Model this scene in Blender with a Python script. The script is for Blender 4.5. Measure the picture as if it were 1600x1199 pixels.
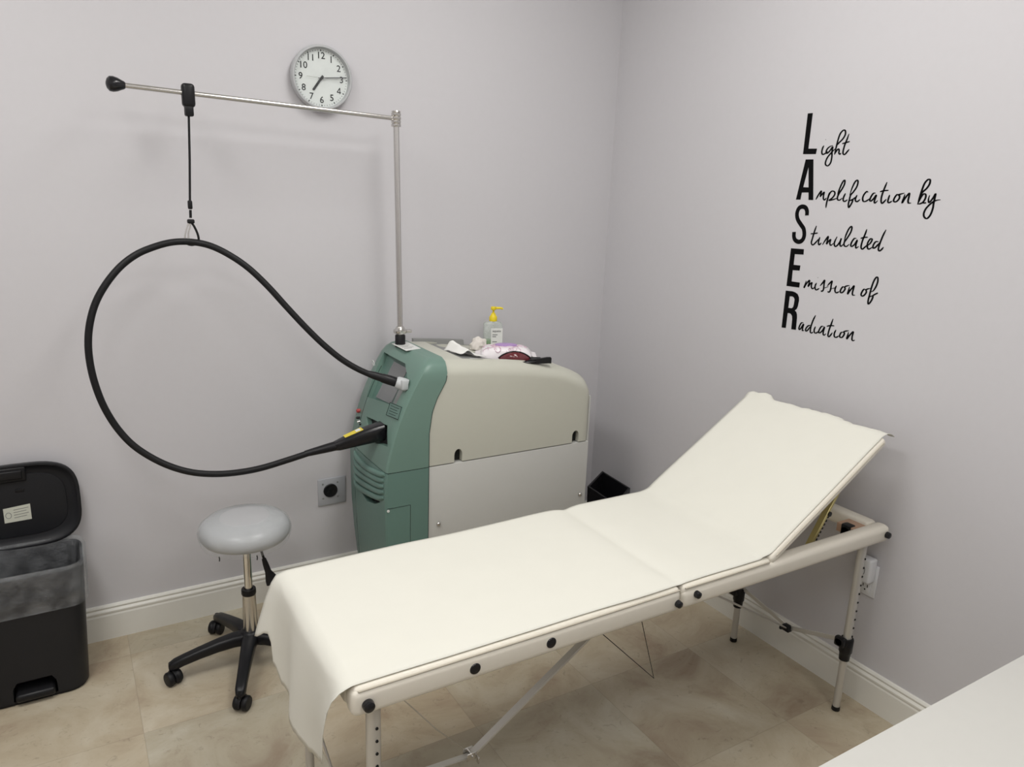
import bpy, bmesh, math, random
from mathutils import Vector, Matrix, noise

for o in list(bpy.data.objects):
    bpy.data.objects.remove(o)
SC = bpy.context.scene
COL = SC.collection
random.seed(7)
PI = math.pi

# ------------------------------------------------------------------ camera
F_PX, PITCH, ROLL, YAW = 1167.144, 0.2498671, 0.0383628, 0.5472547
cam_data = bpy.data.cameras.new('camera')
cam = bpy.data.objects.new('camera', cam_data)
COL.objects.link(cam)
cam_data.sensor_fit = 'HORIZONTAL'
cam_data.sensor_width = 36.0
cam_data.lens = F_PX / 1600 * 36.0
cam_data.clip_start = 0.02
fw = Vector((math.sin(YAW) * math.cos(PITCH), math.cos(YAW) * math.cos(PITCH), -math.sin(PITCH)))
rt = fw.cross(Vector((0, 0, 1))).normalized()
up = rt.cross(fw)
rt2 = math.cos(ROLL) * rt + math.sin(ROLL) * up
up2 = -math.sin(ROLL) * rt + math.cos(ROLL) * up
M = Matrix((rt2, up2, -fw)).transposed().to_4x4()
M.translation = Vector((-2.22663, -2.84281, 1.65351))
cam.matrix_world = M
SC.camera = cam

# ------------------------------------------------------------------ world, exposure
world = bpy.data.worlds.new('world')
SC.world = world
world.use_nodes = True
world.node_tree.nodes['Background'].inputs[0].default_value = (0.8, 0.85, 0.9, 1)
world.node_tree.nodes['Background'].inputs[1].default_value = 0.05
SC.view_settings.view_transform = 'Standard'
SC.view_settings.look = 'None'
SC.view_settings.gamma = 1
SC.view_settings.use_curve_mapping = False
SC.view_settings.exposure = 0.0
SC.cycles.caustics_reflective = False

CEIL_Z = 3.0
ROOM_X0, ROOM_Y0 = -3.7, -4.0
# recessed LED troffers: (x, y, size x, size y, watts)
LIGHTS = [(-1.05, -1.38, 0.6, 1.2, 18.0), (-2.75, -1.38, 0.6, 1.2, 20.5), (-1.05, -3.1, 0.6, 1.2, 12.0), (-2.75, -3.1, 0.6, 1.2, 15.0)]
for i, (lx, ly, sx, sy, w) in enumerate(LIGHTS):
    ld = bpy.data.lights.new('ceiling_panel_light', 'AREA')
    ld.shape = 'RECTANGLE'
    ld.size, ld.size_y, ld.energy = sx - .06, sy - .06, w
    ld.color = (1.0, 0.985, 0.95)
    lo = bpy.data.objects.new('ceiling_panel_light', ld)
    lo.location = (lx, ly, CEIL_Z - 0.03)
    COL.objects.link(lo)

# ------------------------------------------------------------------ materials
def mat(name, color, rough=0.5, metal=0.0, noise_amt=0.0, noise_scale=40.0, bump=0.0, bump_scale=300.0,
        spec=0.5, trans=0.0, ior=1.45, coat=0.0, alpha=1.0, sheen=0.0):
    m = bpy.data.materials.new(name)
    m.use_nodes = True
    nt = m.node_tree
    b = nt.nodes['Principled BSDF']
    b.inputs['Roughness'].default_value = rough
    b.inputs['Metallic'].default_value = metal
    b.inputs['Specular IOR Level'].default_value = spec
    b.inputs['Transmission Weight'].default_value = trans
    b.inputs['IOR'].default_value = ior
    b.inputs['Coat Weight'].default_value = coat
    b.inputs['Alpha'].default_value = alpha
    tc = nt.nodes.new('ShaderNodeTexCoord')
    nz = nt.nodes.new('ShaderNodeTexNoise')
    nz.inputs['Scale'].default_value = noise_scale
    nz.inputs['Detail'].default_value = 4
    nt.links.new(tc.outputs['Object'], nz.inputs['Vector'])
    mx = nt.nodes.new('ShaderNodeMix')
    mx.data_type = 'RGBA'
    a = max(noise_amt, 0.015)
    mx.inputs['A'].default_value = tuple(max(0, c * (1 - a)) for c in color) + (1,)
    mx.inputs['B'].default_value = tuple(min(1, c * (1 + a)) for c in color) + (1,)
    nt.links.new(nz.outputs['Fac'], mx.inputs['Factor'])
    nt.links.new(mx.outputs['Result'], b.inputs['Base Color'])
    if bump:
        n2 = nt.nodes.new('ShaderNodeTexNoise')
        n2.inputs['Scale'].default_value = bump_scale
        n2.inputs['Detail'].default_value = 3
        nt.links.new(tc.outputs['Object'], n2.inputs['Vector'])
        bp = nt.nodes.new('ShaderNodeBump')
        bp.inputs['Strength'].default_value = bump
        bp.inputs['Distance'].default_value = 0.002
        nt.links.new(n2.outputs['Fac'], bp.inputs['Height'])
        nt.links.new(bp.outputs['Normal'], b.inputs['Normal'])
    return m

def film_mat(name, color, opacity, rough=0.15, crinkle=0.0):
    """thin clear plastic: part see-through, part shiny"""
    m = bpy.data.materials.new(name)
    m.use_nodes = True
    nt = m.node_tree
    b = nt.nodes['Principled BSDF']
    b.inputs['Base Color'].default_value = color + (1,)
    b.inputs['Roughness'].default_value = rough
    out = nt.nodes['Material Output']
    tr = nt.nodes.new('ShaderNodeBsdfTransparent')
    tr.inputs[0].default_value = (0.96, 0.97, 0.97, 1)
    mx = nt.nodes.new('ShaderNodeMixShader')
    tc = nt.nodes.new('ShaderNodeTexCoord')
    nz = nt.nodes.new('ShaderNodeTexNoise')
    nz.inputs['Scale'].default_value = 18
    nz.inputs['Detail'].default_value = 5
    nt.links.new(tc.outputs['Object'], nz.inputs['Vector'])
    mr = nt.nodes.new('ShaderNodeMapRange')
    mr.inputs['From Min'].default_value = .35
    mr.inputs['From Max'].default_value = .7
    mr.inputs['To Min'].default_value = opacity * .55
    mr.inputs['To Max'].default_value = min(1, opacity * 1.6)
    nt.links.new(nz.outputs['Fac'], mr.inputs['Value'])
    if crinkle:
        vo = nt.nodes.new('ShaderNodeTexNoise')
        vo.inputs['Scale'].default_value = 34
        vo.inputs['Detail'].default_value = 3
        vo.inputs['Distortion'].default_value = 2.5
        nt.links.new(tc.outputs['Object'], vo.inputs['Vector'])
        bp = nt.nodes.new('ShaderNodeBump')
        bp.inputs['Strength'].default_value = crinkle
        bp.inputs['Distance'].default_value = .02
        nt.links.new(vo.outputs['Fac'], bp.inputs['Height'])
        nt.links.new(bp.outputs['Normal'], b.inputs['Normal'])
    nt.links.new(mr.outputs['Result'], mx.inputs[0])
    nt.links.new(tr.outputs[0], mx.inputs[1])
    nt.links.new(b.outputs[0], mx.inputs[2])
    nt.links.new(mx.outputs[0], out.inputs['Surface'])
    return m

def floor_mat():
    m = bpy.data.materials.new('travertine_tile')
    m.use_nodes = True
    nt = m.node_tree
    N, L = nt.nodes, nt.links
    b = N['Principled BSDF']
    tc = N.new('ShaderNodeTexCoord')
    mp = N.new('ShaderNodeMapping')
    T = 0.457
    mp.inputs['Location'].default_value = (2.143 / T + 10, 0.61 / T + 20, 0)
    mp.inputs['Scale'].default_value = (1 / T, 1 / T, 1)
    L.new(tc.outputs['Object'], mp.inputs['Vector'])
    fl = N.new('ShaderNodeVectorMath'); fl.operation = 'FLOOR'
    L.new(mp.outputs[0], fl.inputs[0])
    fr = N.new('ShaderNodeVectorMath'); fr.operation = 'FRACTION'
    L.new(mp.outputs[0], fr.inputs[0])
    wn = N.new('ShaderNodeTexWhiteNoise'); wn.noise_dimensions = '3D'
    L.new(fl.outputs[0], wn.inputs['Vector'])
    # veins, offset per tile
    ad = N.new('ShaderNodeVectorMath'); ad.operation = 'MULTIPLY_ADD'
    ad.inputs[1].default_value = (7.3, 3.1, 5.7)
    L.new(wn.outputs['Color'], ad.inputs[0])
    L.new(mp.outputs[0], ad.inputs[2])
    n1 = N.new('ShaderNodeTexNoise')
    n1.inputs['Scale'].default_value = 1.7; n1.inputs['Detail'].default_value = 7
    n1.inputs['Roughness'].default_value = .62; n1.inputs['Distortion'].default_value = .6
    L.new(ad.outputs[0], n1.inputs['Vector'])
    cr = N.new('ShaderNodeValToRGB')
    e = cr.color_ramp.elements
    e[0].position, e[0].color = .30, FLOOR_C[0] + (1,)
    e[1].position, e[1].color = .68, FLOOR_C[2] + (1,)
    k = cr.color_ramp.elements.new(.5); k.color = FLOOR_C[1] + (1,)
    L.new(n1.outputs['Fac'], cr.inputs['Fac'])
    # per tile tint
    hs = N.new('ShaderNodeMix'); hs.data_type = 'RGBA'; hs.blend_type = 'MULTIPLY'
    tr_ = N.new('ShaderNodeValToRGB')
    tr_.color_ramp.elements[0].color = (0.90, 0.91, 0.92, 1)
    tr_.color_ramp.elements[1].color = (1.06, 1.0, 0.95, 1)
    L.new(wn.outputs['Value'], tr_.inputs['Fac'])
    hs.inputs['Factor'].default_value = 1
    L.new(cr.outputs['Color'], hs.inputs['A'])
    L.new(tr_.outputs['Color'], hs.inputs['B'])
    # pits
    n2 = N.new('ShaderNodeTexNoise')
    n2.inputs['Scale'].default_value = 16; n2.inputs['Detail'].default_value = 6
    n2.inputs['Roughness'].default_value = .7; n2.inputs['Distortion'].default_value = 1.2
    L.new(ad.outputs[0], n2.inputs['Vector'])
    pr = N.new('ShaderNodeMapRange')
    pr.inputs['From Min'].default_value = .58; pr.inputs['From Max'].default_value = .72
    pr.inputs['To Min'].default_value = 0; pr.inputs['To Max'].default_value = .45
    L.new(n2.outputs['Fac'], pr.inputs['Value'])
    pm = N.new('ShaderNodeMix'); pm.data_type = 'RGBA'
    pm.inputs['B'].default_value = (0.17, 0.13, 0.095, 1)
    L.new(pr.outputs[0], pm.inputs['Factor'])
    L.new(hs.outputs['Result'], pm.inputs['A'])
    # grout
    sx = N.new('ShaderNodeSeparateXYZ')
    L.new(fr.outputs[0], sx.inputs[0])
    def edge(sock):
        s = N.new('ShaderNodeMath'); s.operation = 'SUBTRACT'; s.inputs[1].default_value = .5
        L.new(sock, s.inputs[0])
        a = N.new('ShaderNodeMath'); a.operation = 'ABSOLUTE'; L.new(s.outputs[0], a.inputs[0])
        g = N.new('ShaderNodeMath'); g.operation = 'GREATER_THAN'; g.inputs[1].default_value = .4965
        L.new(a.outputs[0], g.inputs[0])
        return g.outputs[0]
    mxm = N.new('ShaderNodeMath'); mxm.operation = 'MAXIMUM'
    L.new(edge(sx.outputs[0]), mxm.inputs[0]); L.new(edge(sx.outputs[1]), mxm.inputs[1])
    sc = N.new('ShaderNodeMath'); sc.operation = 'MULTIPLY'; sc.inputs[1].default_value = .28
    L.new(mxm.outputs[0], sc.inputs[0])
    gm = N.new('ShaderNodeMix'); gm.data_type = 'RGBA'
    gm.inputs['B'].default_value = (0.25, 0.20, 0.15, 1)
    L.new(sc.outputs[0], gm.inputs['Factor']); L.new(pm.outputs['Result'], gm.inputs['A'])
    L.new(gm.outputs['Result'], b.inputs['Base Color'])
    b.inputs['Roughness'].default_value = .42
    b.inputs['Specular IOR Level'].default_value = .35
    bp = N.new('ShaderNodeBump'); bp.inputs['Strength'].default_value = .12; bp.inputs['Distance'].default_value = .002
    L.new(n2.outputs['Fac'], bp.inputs['Height'])
    L.new(bp.outputs[0], b.inputs['Normal'])
    return m

FLOOR_C = [(0.345, 0.27, 0.195), (0.475, 0.42, 0.315), (0.56, 0.52, 0.42)]
WALL = mat('wall_paint', (0.585, 0.575, 0.597), .62, bump=.06, bump_scale=220, spec=.3)
CEILM = mat('ceiling_paint', (0.78, 0.77, 0.75), .8)
BASE = mat('trim_gloss_paint', (0.74, 0.73, 0.68), .35)
FLOOR = floor_mat()
WALL_WHITE = mat('white_plastic', (0.74, 0.75, 0.77), .35)
IVORY = mat('ivory_plastic', (0.72, 0.70, 0.62), .4)
BLACK = mat('black_plastic', (0.0095, 0.0095, 0.011), .36, spec=.32)
BLACK_SOFT = mat('black_rubber', (0.0085, 0.0085, 0.0095), .48, spec=.30)
BLACK_GLOSS = mat('glossy_black_plastic', (0.01, 0.01, 0.012), .18)
CHARCOAL = mat('charcoal_plastic', (0.0125, 0.013, 0.0155), .42, spec=.34, bump=.12, bump_scale=900)
CHROME = mat('chrome', (0.78, 0.77, 0.74), .12, 1.0)
STEEL = mat('brushed_steel', (0.64, 0.625, 0.60), .24, 1.0)
ALU = mat('satin_aluminium', (0.60, 0.585, 0.55), .42, 0.55)
GREEN = mat('green_moulded_plastic', (0.150, 0.243, 0.205), .36, noise_amt=.02, spec=.45)
GREEN_DARK = mat('lower_green_plastic', (0.125, 0.215, 0.185), .4, noise_amt=.02, spec=.45)
BEIGE = mat('beige_moulded_plastic', (0.53, 0.53, 0.46), .42)
GREY_PANEL = mat('grey_enamel_panel', (0.52, 0.52, 0.495), .4)
PLUGM = mat('grey_white_plug', (0.50, 0.52, 0.53), .4)
TRAYM = mat('grey_tray_plastic', (0.25, 0.255, 0.25), .45)
DARK = mat('dark_cavity', (0.006, 0.007, 0.007), .7)
SEAM = mat('dark_seam', (0.02, 0.035, 0.03), .7)
SCREEN = mat('grey_screen_glass', (0.20, 0.205, 0.21), .18)
PAPER = mat('exam_paper', (0.695, 0.688, 0.622), .75, noise_amt=.02, noise_scale=14, spec=.15)
VINYL = mat('cream_vinyl', (0.76, 0.72, 0.63), .42, bump=.10, bump_scale=600, noise_amt=.02)
STITCH = mat('cream_piping', (0.50, 0.46, 0.38), .6)
WOOD = mat('pale_wood_block', (0.46, 0.30, 0.21), .6, noise_amt=.15, noise_scale=30)
BRASS = mat('yellow_zinc_steel', (0.55, 0.48, 0.22), .35, .8)
LEATHER = mat('silver_vinyl', (0.43, 0.435, 0.445), .28, noise_amt=.03, noise_scale=8)
CLEAR = film_mat('clear_seat_wrap', (0.75, 0.77, 0.78), .15, .10, .25)
LINER = film_mat('clear_bin_liner', (0.60, 0.62, 0.64), .15, .10, .35)
PLATE = mat('grey_outlet_plate', (0.42, 0.43, 0.46), .35)
LABELW = mat('white_label', (0.72, 0.73, 0.71), .5)
LABELG = mat('beige_label', (0.56, 0.57, 0.49), .5)
INK = mat('grey_print', (0.22, 0.23, 0.22), .6)
INK_BLACK = mat('black_print', (0.006, 0.006, 0.006), .6, spec=.15)
DECAL = mat('black_vinyl_lettering', (0.004, 0.004, 0.0045), .6, spec=.08)
YELLOW = mat('yellow_plastic', (0.80, 0.63, 0.02), .35)
YELLOW_L = mat('yellow_label', (0.72, 0.58, 0.06), .5)
RED = mat('red_plastic', (0.40, 0.05, 0.05), .4)
DIAL = mat('white_dial', (0.80, 0.81, 0.79), .6)
RIM = mat('grey_clock_case', (0.45, 0.46, 0.47), .35)
COUNTER = mat('white_laminate', (0.545, 0.54, 0.51), .35)
COUNTER_EDGE = mat('grey_edge_band', (0.55, 0.56, 0.54), .4)
WIPES = mat('white_film_pack', (0.80, 0.76, 0.78), .3, noise_amt=.03)
PINK = mat('pink_print', (0.62, 0.42, 0.52), .4)
PURPLE = mat('purple_print', (0.42, 0.27, 0.55), .35)
GOGGLE = mat('dark_red_lens', (0.13, 0.022, 0.028), .08, coat=.5)
TISSUE = mat('white_tissue', (0.82, 0.82, 0.79), .8)
FLUFF = mat('pale_cotton', (0.72, 0.68, 0.63), .9)
PETM = film_mat('clear_bottle_plastic', (0.70, 0.76, 0.70), .30, .08)
SOAP = mat('green_soap', (0.13, 0.36, 0.08), .2, trans=.25)
GLASSM = film_mat('clock_glass', (0.8, 0.82, 0.84), .04, .05)
EMIT = bpy.data.materials.new('led_diffuser')
EMIT.use_nodes = True
_b = EMIT.node_tree.nodes['Principled BSDF']
_b.inputs['Emission Color'].default_value = (1, .985, .95, 1)
_b.inputs['Emission Strength'].default_value = 2.0

# ------------------------------------------------------------------ helpers
def tag(o, label=None, cat=None, group=None, kind=None):
    if label: o['label'] = label
    if cat: o['category'] = cat
    if group: o['group'] = group
    if kind: o['kind'] = kind
    return o

def empty(name, loc, label, cat, group=None, rz=0.0):
    o = bpy.data.objects.new(name, None)
    o.empty_display_size = .05
    o.location = loc
    o.rotation_euler = (0, 0, rz)
    COL.objects.link(o)
    return tag(o, label, cat, group)

def obj(name, bm, material, parent=None, smooth=True, world=True, angle=40):
    """link bm as ONE mesh. If world is True vertices are world coordinates, parent must have no rotation"""
    bmesh.ops.recalc_face_normals(bm, faces=bm.faces)
    me = bpy.data.meshes.new(name)
    bm.to_mesh(me)
    bm.free()
    mats = material if isinstance(material, (list, tuple)) else [material]
    for m in mats:
        me.materials.append(m)
    o = bpy.data.objects.new(name, me)
    COL.objects.link(o)
    if smooth:
        for p in me.polygons:
            p.use_smooth = True
        me.set_sharp_from_angle(angle=math.radians(angle))
    if parent:
        o.parent = parent
        if world:
            off = Vector((0, 0, 0))
            q = parent
            while q:
                off += q.location
                q = q.parent
            me.transform(Matrix.Translation(-off))
    return o

def BM(): return bmesh.new()

def add_box(bm, c, s, bev=0.0, seg=2, rot=None, mi=0):
    r = bmesh.ops.create_cube(bm, size=1.0)
    vs = r['verts']
    bmesh.ops.scale(bm, vec=Vector(s), verts=vs)
    if bev:
        es = list({e for v in vs for e in v.link_edges})
        rb = bmesh.ops.bevel(bm, geom=es, offset=min(bev, min(s) * .49), segments=seg, profile=.5, affect='EDGES')
        vs = list({v for f in rb['faces'] for v in f.verts} | {v for v in vs if v.is_valid})
    if rot is not None:
        bmesh.ops.transform(bm, matrix=rot, verts=vs)
    bmesh.ops.translate(bm, vec=Vector(c), verts=vs)
    if mi:
        for f in {f for v in vs for f in v.link_faces}: f.material_index = mi
    return vs

def box(bm, x0, x1, y0, y1, z0, z1, bev=0.0, seg=2, mi=0):
    return add_box(bm, ((x0 + x1) / 2, (y0 + y1) / 2, (z0 + z1) / 2), (x1 - x0, y1 - y0, z1 - z0), bev, seg, None, mi)

def catmull(pts, n=6, closed=False):
    P = [Vector(p) for p in pts]
    if len(P) < 3: return P
    out = []
    m = len(P)
    for i in range(m if closed else m - 1):
        if closed:
            p0, p1, p2, p3 = P[(i - 1) % m], P[i], P[(i + 1) % m], P[(i + 2) % m]
        else:
            p1, p2 = P[i], P[i + 1]
            p0 = P[i - 1] if i else p1 * 2 - p2
            p3 = P[i + 2] if i + 2 < m else p2 * 2 - p1
        for k in range(n):
            t = k / n
            out.append(.5 * ((2 * p1) + (p2 - p0) * t + (2 * p0 - 5 * p1 + 4 * p2 - p3) * t * t + (3 * p1 - p0 - 3 * p2 + p3) * t ** 3))
    if not closed: out.append(P[-1])
    return out

def tube(bm, pts, r, seg=12, caps=True, closed=False, mi=0, squash=None):
    """tube of radius r (number or list) along pts"""
    P = [Vector(p) for p in pts]
    n = len(P)
    R = r if isinstance(r, (list, tuple)) else [r] * n
    T = []
    for i in range(n):
        if closed: d = P[(i + 1) % n] - P[i - 1]
        else: d = P[min(i + 1, n - 1)] - P[max(i - 1, 0)]
        T.append(d.normalized() if d.length > 1e-9 else Vector((0, 0, 1)))
    ref = Vector((0, 0, 1)) if abs(T[0].z) < .9 else Vector((1, 0, 0))
    u = (ref - T[0] * ref.dot(T[0])).normalized()
    rings = []
    for i in range(n):
        u = u - T[i] * u.dot(T[i])
        u = u.normalized() if u.length > 1e-6 else T[i].orthogonal().normalized()
        v = T[i].cross(u)
        ring = []
        for k in range(seg):
            a = 2 * PI * k / seg
            cu, cv = math.cos(a), math.sin(a)
            if squash: cv *= squash
            ring.append(bm.verts.new(P[i] + (u * cu + v * cv) * R[i]))
        rings.append(ring)
    fs = []
    for i in range(n if closed else n - 1):
        a, b = rings[i], rings[(i + 1) % n]
        for k in range(seg):
            fs.append(bm.faces.new((a[k], a[(k + 1) % seg], b[(k + 1) % seg], b[k])))
    if caps and not closed:
        fs.append(bm.faces.new(rings[0][::-1])); fs.append(bm.faces.new(rings[-1]))
    for f in fs: f.material_index = mi
    return rings

def lathe(bm, prof, c=(0, 0, 0), seg=40, axis='Z', mi=0, M=None):
    """revolve (r, h) profile"""
    rings = []
    for (r, h) in prof:
        ring = []
        if r < 1e-6:
            co = Vector((0, 0, h)); ring = [bm.verts.new(co)]
        else:
            for k in range(seg):
                a = 2 * PI * k / seg
                ring.append(bm.verts.new(Vector((r * math.cos(a), r * math.sin(a), h))))
        rings.append(ring)
    vs = [v for r in rings for v in r]
    for a, b in zip(rings, rings[1:]):
        for k in range(seg):
            k2 = (k + 1) % seg
            if len(a) == 1 and len(b) == 1: continue
            if len(a) == 1: f = bm.faces.new((a[0], b[k2], b[k]))
            elif len(b) == 1: f = bm.faces.new((a[k], a[k2], b[0]))
            else: f = bm.faces.new((a[k], a[k2], b[k2], b[k]))
            f.material_index = mi
    if axis == 'Y': rot = Matrix.Rotation(PI / 2, 4, 'X')      # +z -> -y
    elif axis == 'X': rot = Matrix.Rotation(PI / 2, 4, 'Y')    # +z -> +x
    else: rot = Matrix.Identity(4)
    if M is not None: rot = M
    bmesh.ops.transform(bm, matrix=Matrix.Translation(Vector(c)) @ rot, verts=vs)
    return vs

def loft(bm, sections, cap=True, closed=True, mi=0):
    rings = [[bm.verts.new(Vector(p)) for p in s] for s in sections]
    n = len(rings[0])
    for a, b in zip(rings, rings[1:]):
        for k in range(n if closed else n - 1):
            f = bm.faces.new((a[k], a[(k + 1) % n], b[(k + 1) % n], b[k])); f.material_index = mi
    if cap:
        bm.faces.new(rings[0][::-1]).material_index = mi
        bm.faces.new(rings[-1]).material_index = mi
    return rings

def prism(bm, poly, d, mi=0):
    """extrude 3D polygon by vector d"""
    d = Vector(d)
    return loft(bm, [[Vector(p) for p in poly], [Vector(p) + d for p in poly]], mi=mi)

def cut(o, bm_cutter):
    """boolean-subtract without operators"""
    bmesh.ops.recalc_face_normals(bm_cutter, faces=bm_cutter.faces)
    me = bpy.data.meshes.new('cutter'); bm_cutter.to_mesh(me); bm_cutter.free()
    c = bpy.data.objects.new('cutter', me); COL.objects.link(c)
    md = o.modifiers.new('cut', 'BOOLEAN'); md.operation = 'DIFFERENCE'; md.object = c; md.solver = 'EXACT'
    bpy.context.view_layer.update()
    dg = bpy.context.evaluated_depsgraph_get()
    new = bpy.data.meshes.new_from_object(o.evaluated_get(dg))
    o.modifiers.clear()
    old = o.data; nm = old.name
    o.data = new
    bpy.data.meshes.remove(old); new.name = nm
    bpy.data.objects.remove(c); bpy.data.meshes.remove(me)
    new.set_sharp_from_angle(angle=math.radians(35))
    return o

def rrect(w, h, r, n=6, cx=0, cy=0):
    """rounded rectangle outline, ccw"""
    out = []
    for (sx, sy, a0) in ((1, 1, 0), (-1, 1, 90), (-1, -1, 180), (1, -1, 270)):
        for k in range(n + 1):
            a = math.radians(a0 + 90 * k / n)
            out.append((cx + sx * (w / 2 - r) + r * math.cos(a), cy + sy * (h / 2 - r) + r * math.sin(a)))
    return out

def interp(x, xs, ys):
    if x <= xs[0]: return ys[0]
    for i in range(len(xs) - 1):
        if x <= xs[i + 1]:
            return ys[i] + (ys[i + 1] - ys[i]) * (x - xs[i]) / (xs[i + 1] - xs[i])
    return ys[-1]

def text_mesh(bm, body, size, M, depth=0.0006, bold=0.0, align='CENTER'):
    cu = bpy.data.curves.new('t', 'FONT')
    cu.body = body; cu.size = size; cu.align_x = align; cu.align_y = 'CENTER'
    cu.extrude = depth; cu.offset = bold; cu.resolution_u = 3
    o = bpy.data.objects.new('t', cu); COL.objects.link(o)
    bpy.context.view_layer.update()
    dg = bpy.context.evaluated_depsgraph_get()
    me = bpy.data.meshes.new_from_object(o.evaluated_get(dg))
    me.transform(M)
    bm.from_mesh(me)
    bpy.data.objects.remove(o); bpy.data.curves.remove(cu); bpy.data.meshes.remove(me)

# ------------------------------------------------------------------ room shell
def struct(name, bm, m):
    o = obj(name, bm, m, smooth=False)
    o['kind'] = 'structure'
    return o
WT = .1
bm = BM(); box(bm, ROOM_X0 - WT, WT, ROOM_Y0 - WT, WT, -.1, 0); struct('floor', bm, FLOOR)
bm = BM(); box(bm, ROOM_X0 - WT, WT, ROOM_Y0 - WT, WT, CEIL_Z, CEIL_Z + .1); struct('ceiling', bm, CEILM)
bm = BM(); box(bm, ROOM_X0 - WT, WT, 0, WT, 0, CEIL_Z); struct('wall_back', bm, WALL)
bm = BM(); box(bm, 0, WT, ROOM_Y0, 0, 0, CEIL_Z); struct('wall_right', bm, WALL)
bm = BM(); box(bm, ROOM_X0 - WT, ROOM_X0, ROOM_Y0, 0, 0, CEIL_Z); struct('wall_left', bm, WALL)
bm = BM(); box(bm, ROOM_X0 - WT, WT, ROOM_Y0 - WT, ROOM_Y0, 0, CEIL_Z); struct('wall_front', bm, WALL)

BPROF = [(0, 0), (.0145, 0), (.0145, .094), (.0125, .100), (.0125, .1035), (.0145, .106), (.0145, .112), (.0105, .117),
         (.0085, .1195), (.0085, .122), (.0105, .1245), (.0105, .128), (.007, .1335), (0, .135)]
bm = BM(); loft(bm, [[(x, -d, z) for d, z in BPROF] for x in (ROOM_X0, 0)]); struct('baseboard_back', bm, BASE)
bm = BM(); loft(bm, [[(-d, y, z) for d, z in BPROF] for y in (ROOM_Y0, 0)]); struct('baseboard_right', bm, BASE)

for i, (lx, ly, sx, sy, w) in enumerate(LIGHTS):
    t = empty('ceiling_light', (lx, ly, CEIL_Z), ['flat ceiling light panel above the treatment table', 'flat ceiling light panel above the pedal bin and stool', 'flat ceiling light panel above the white counter', 'flat ceiling light panel in the near left of the room'][i], 'light')
    bm = BM()
    for dx, dy, ax, ay in ((0, sy / 2, sx, .03), (0, -sy / 2, sx, .03), (sx / 2, 0, .03, sy), (-sx / 2, 0, .03, sy)):
        add_box(bm, (lx + dx, ly + dy, CEIL_Z - .008), (ax, ay, .016), .002)
    obj('frame', bm, WALL_WHITE, t)
    bm = BM(); add_box(bm, (lx, ly, CEIL_Z - .005), (sx - .03, sy - .03, .006)); obj('diffuser', bm, EMIT, t)
# ------------------------------------------------------------------ treatment table
YN, YF = -1.600, -1.050          # outer faces of the long rails
XH, XF, XS, XB = -0.035, -1.812, -0.927, -0.585   # head end, foot end, folding seam, backrest hinge
ZB = .617
table = empty('treatment_table', (-.92, -1.325, 0), 'cream vinyl folding treatment table with raised backrest', 'treatment table')
def rail_x(x0, x1, y0, y1, z1, name='side_rail'):
    bm = BM(); box(bm, x0, x1, y0, y1, ZB, z1, .017, 4)
    return obj(name, bm, VINYL, table)
rail_x(XF, XS - .003, YN, YN + .05, .680)
rail_x(XS + .003, XH, YN, YN + .05, .673)
rail_x(XF, XS - .003, YF - .05, YF, .680)
rail_x(XS + .003, XH, YF - .05, YF, .680)
bm = BM(); box(bm, XH - .05, XH, YN + .048, YF - .048, ZB + .004, .672, .014, 3); obj('end_rail', bm, VINYL, table)
bm = BM(); box(bm, XF, XF + .05, YN + .048, YF - .048, ZB, .672, .014, 3); obj('end_rail', bm, VINYL, table)
# cushions
def cushion(name, x0, x1):
    bm = BM()
    box(bm, x0, x1, YN + .005, YF - .005, .645, .6845, .0145, 4)
    return obj(name, bm, VINYL, table)
cushion('foot_cushion', XF + .004, XS - .003)
cushion('middle_cushion', XS + .003, XB - .002)
# piping seam along the cushion edge
for (x0, x1) in ((XF + .014, XS - .010), (XS + .010, XB - .012)):
    bm = BM(); tube(bm, [(x0, YN + .0045, .6775), ((x0 + x1) / 2, YN + .0035, .6775), (x1, YN + .0045, .6775)], .0022, 8)
    obj('piping', bm, STITCH, table)
BA = math.radians(32.8)
e_ = Vector((math.cos(BA), 0, math.sin(BA))); n_ = Vector((-math.sin(BA), 0, math.cos(BA)))
H0 = Vector((XB, 0, .656))
bm = BM()
Mx = Matrix(((e_.x, 0, n_.x, 0), (0, 1, 0, 0), (e_.z, 0, n_.z, 0), (0, 0, 0, 1)))
vs = box(bm, 0.004, .552, YN + .006, YF - .006, 0, .031, .0135, 4)
bmesh.ops.transform(bm, matrix=Matrix.Translation(H0) @ Mx, verts=bm.verts[:])
back = obj('backrest', bm, VINYL, table)
bm = BM()
pp = [H0 + e_ * s + n_ * .021 + Vector((0, YN + .0062, 0)) for s in (.03, .28, .535)]
tube(bm, pp, .0020, 8); obj('piping', bm, STITCH, back)
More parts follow.
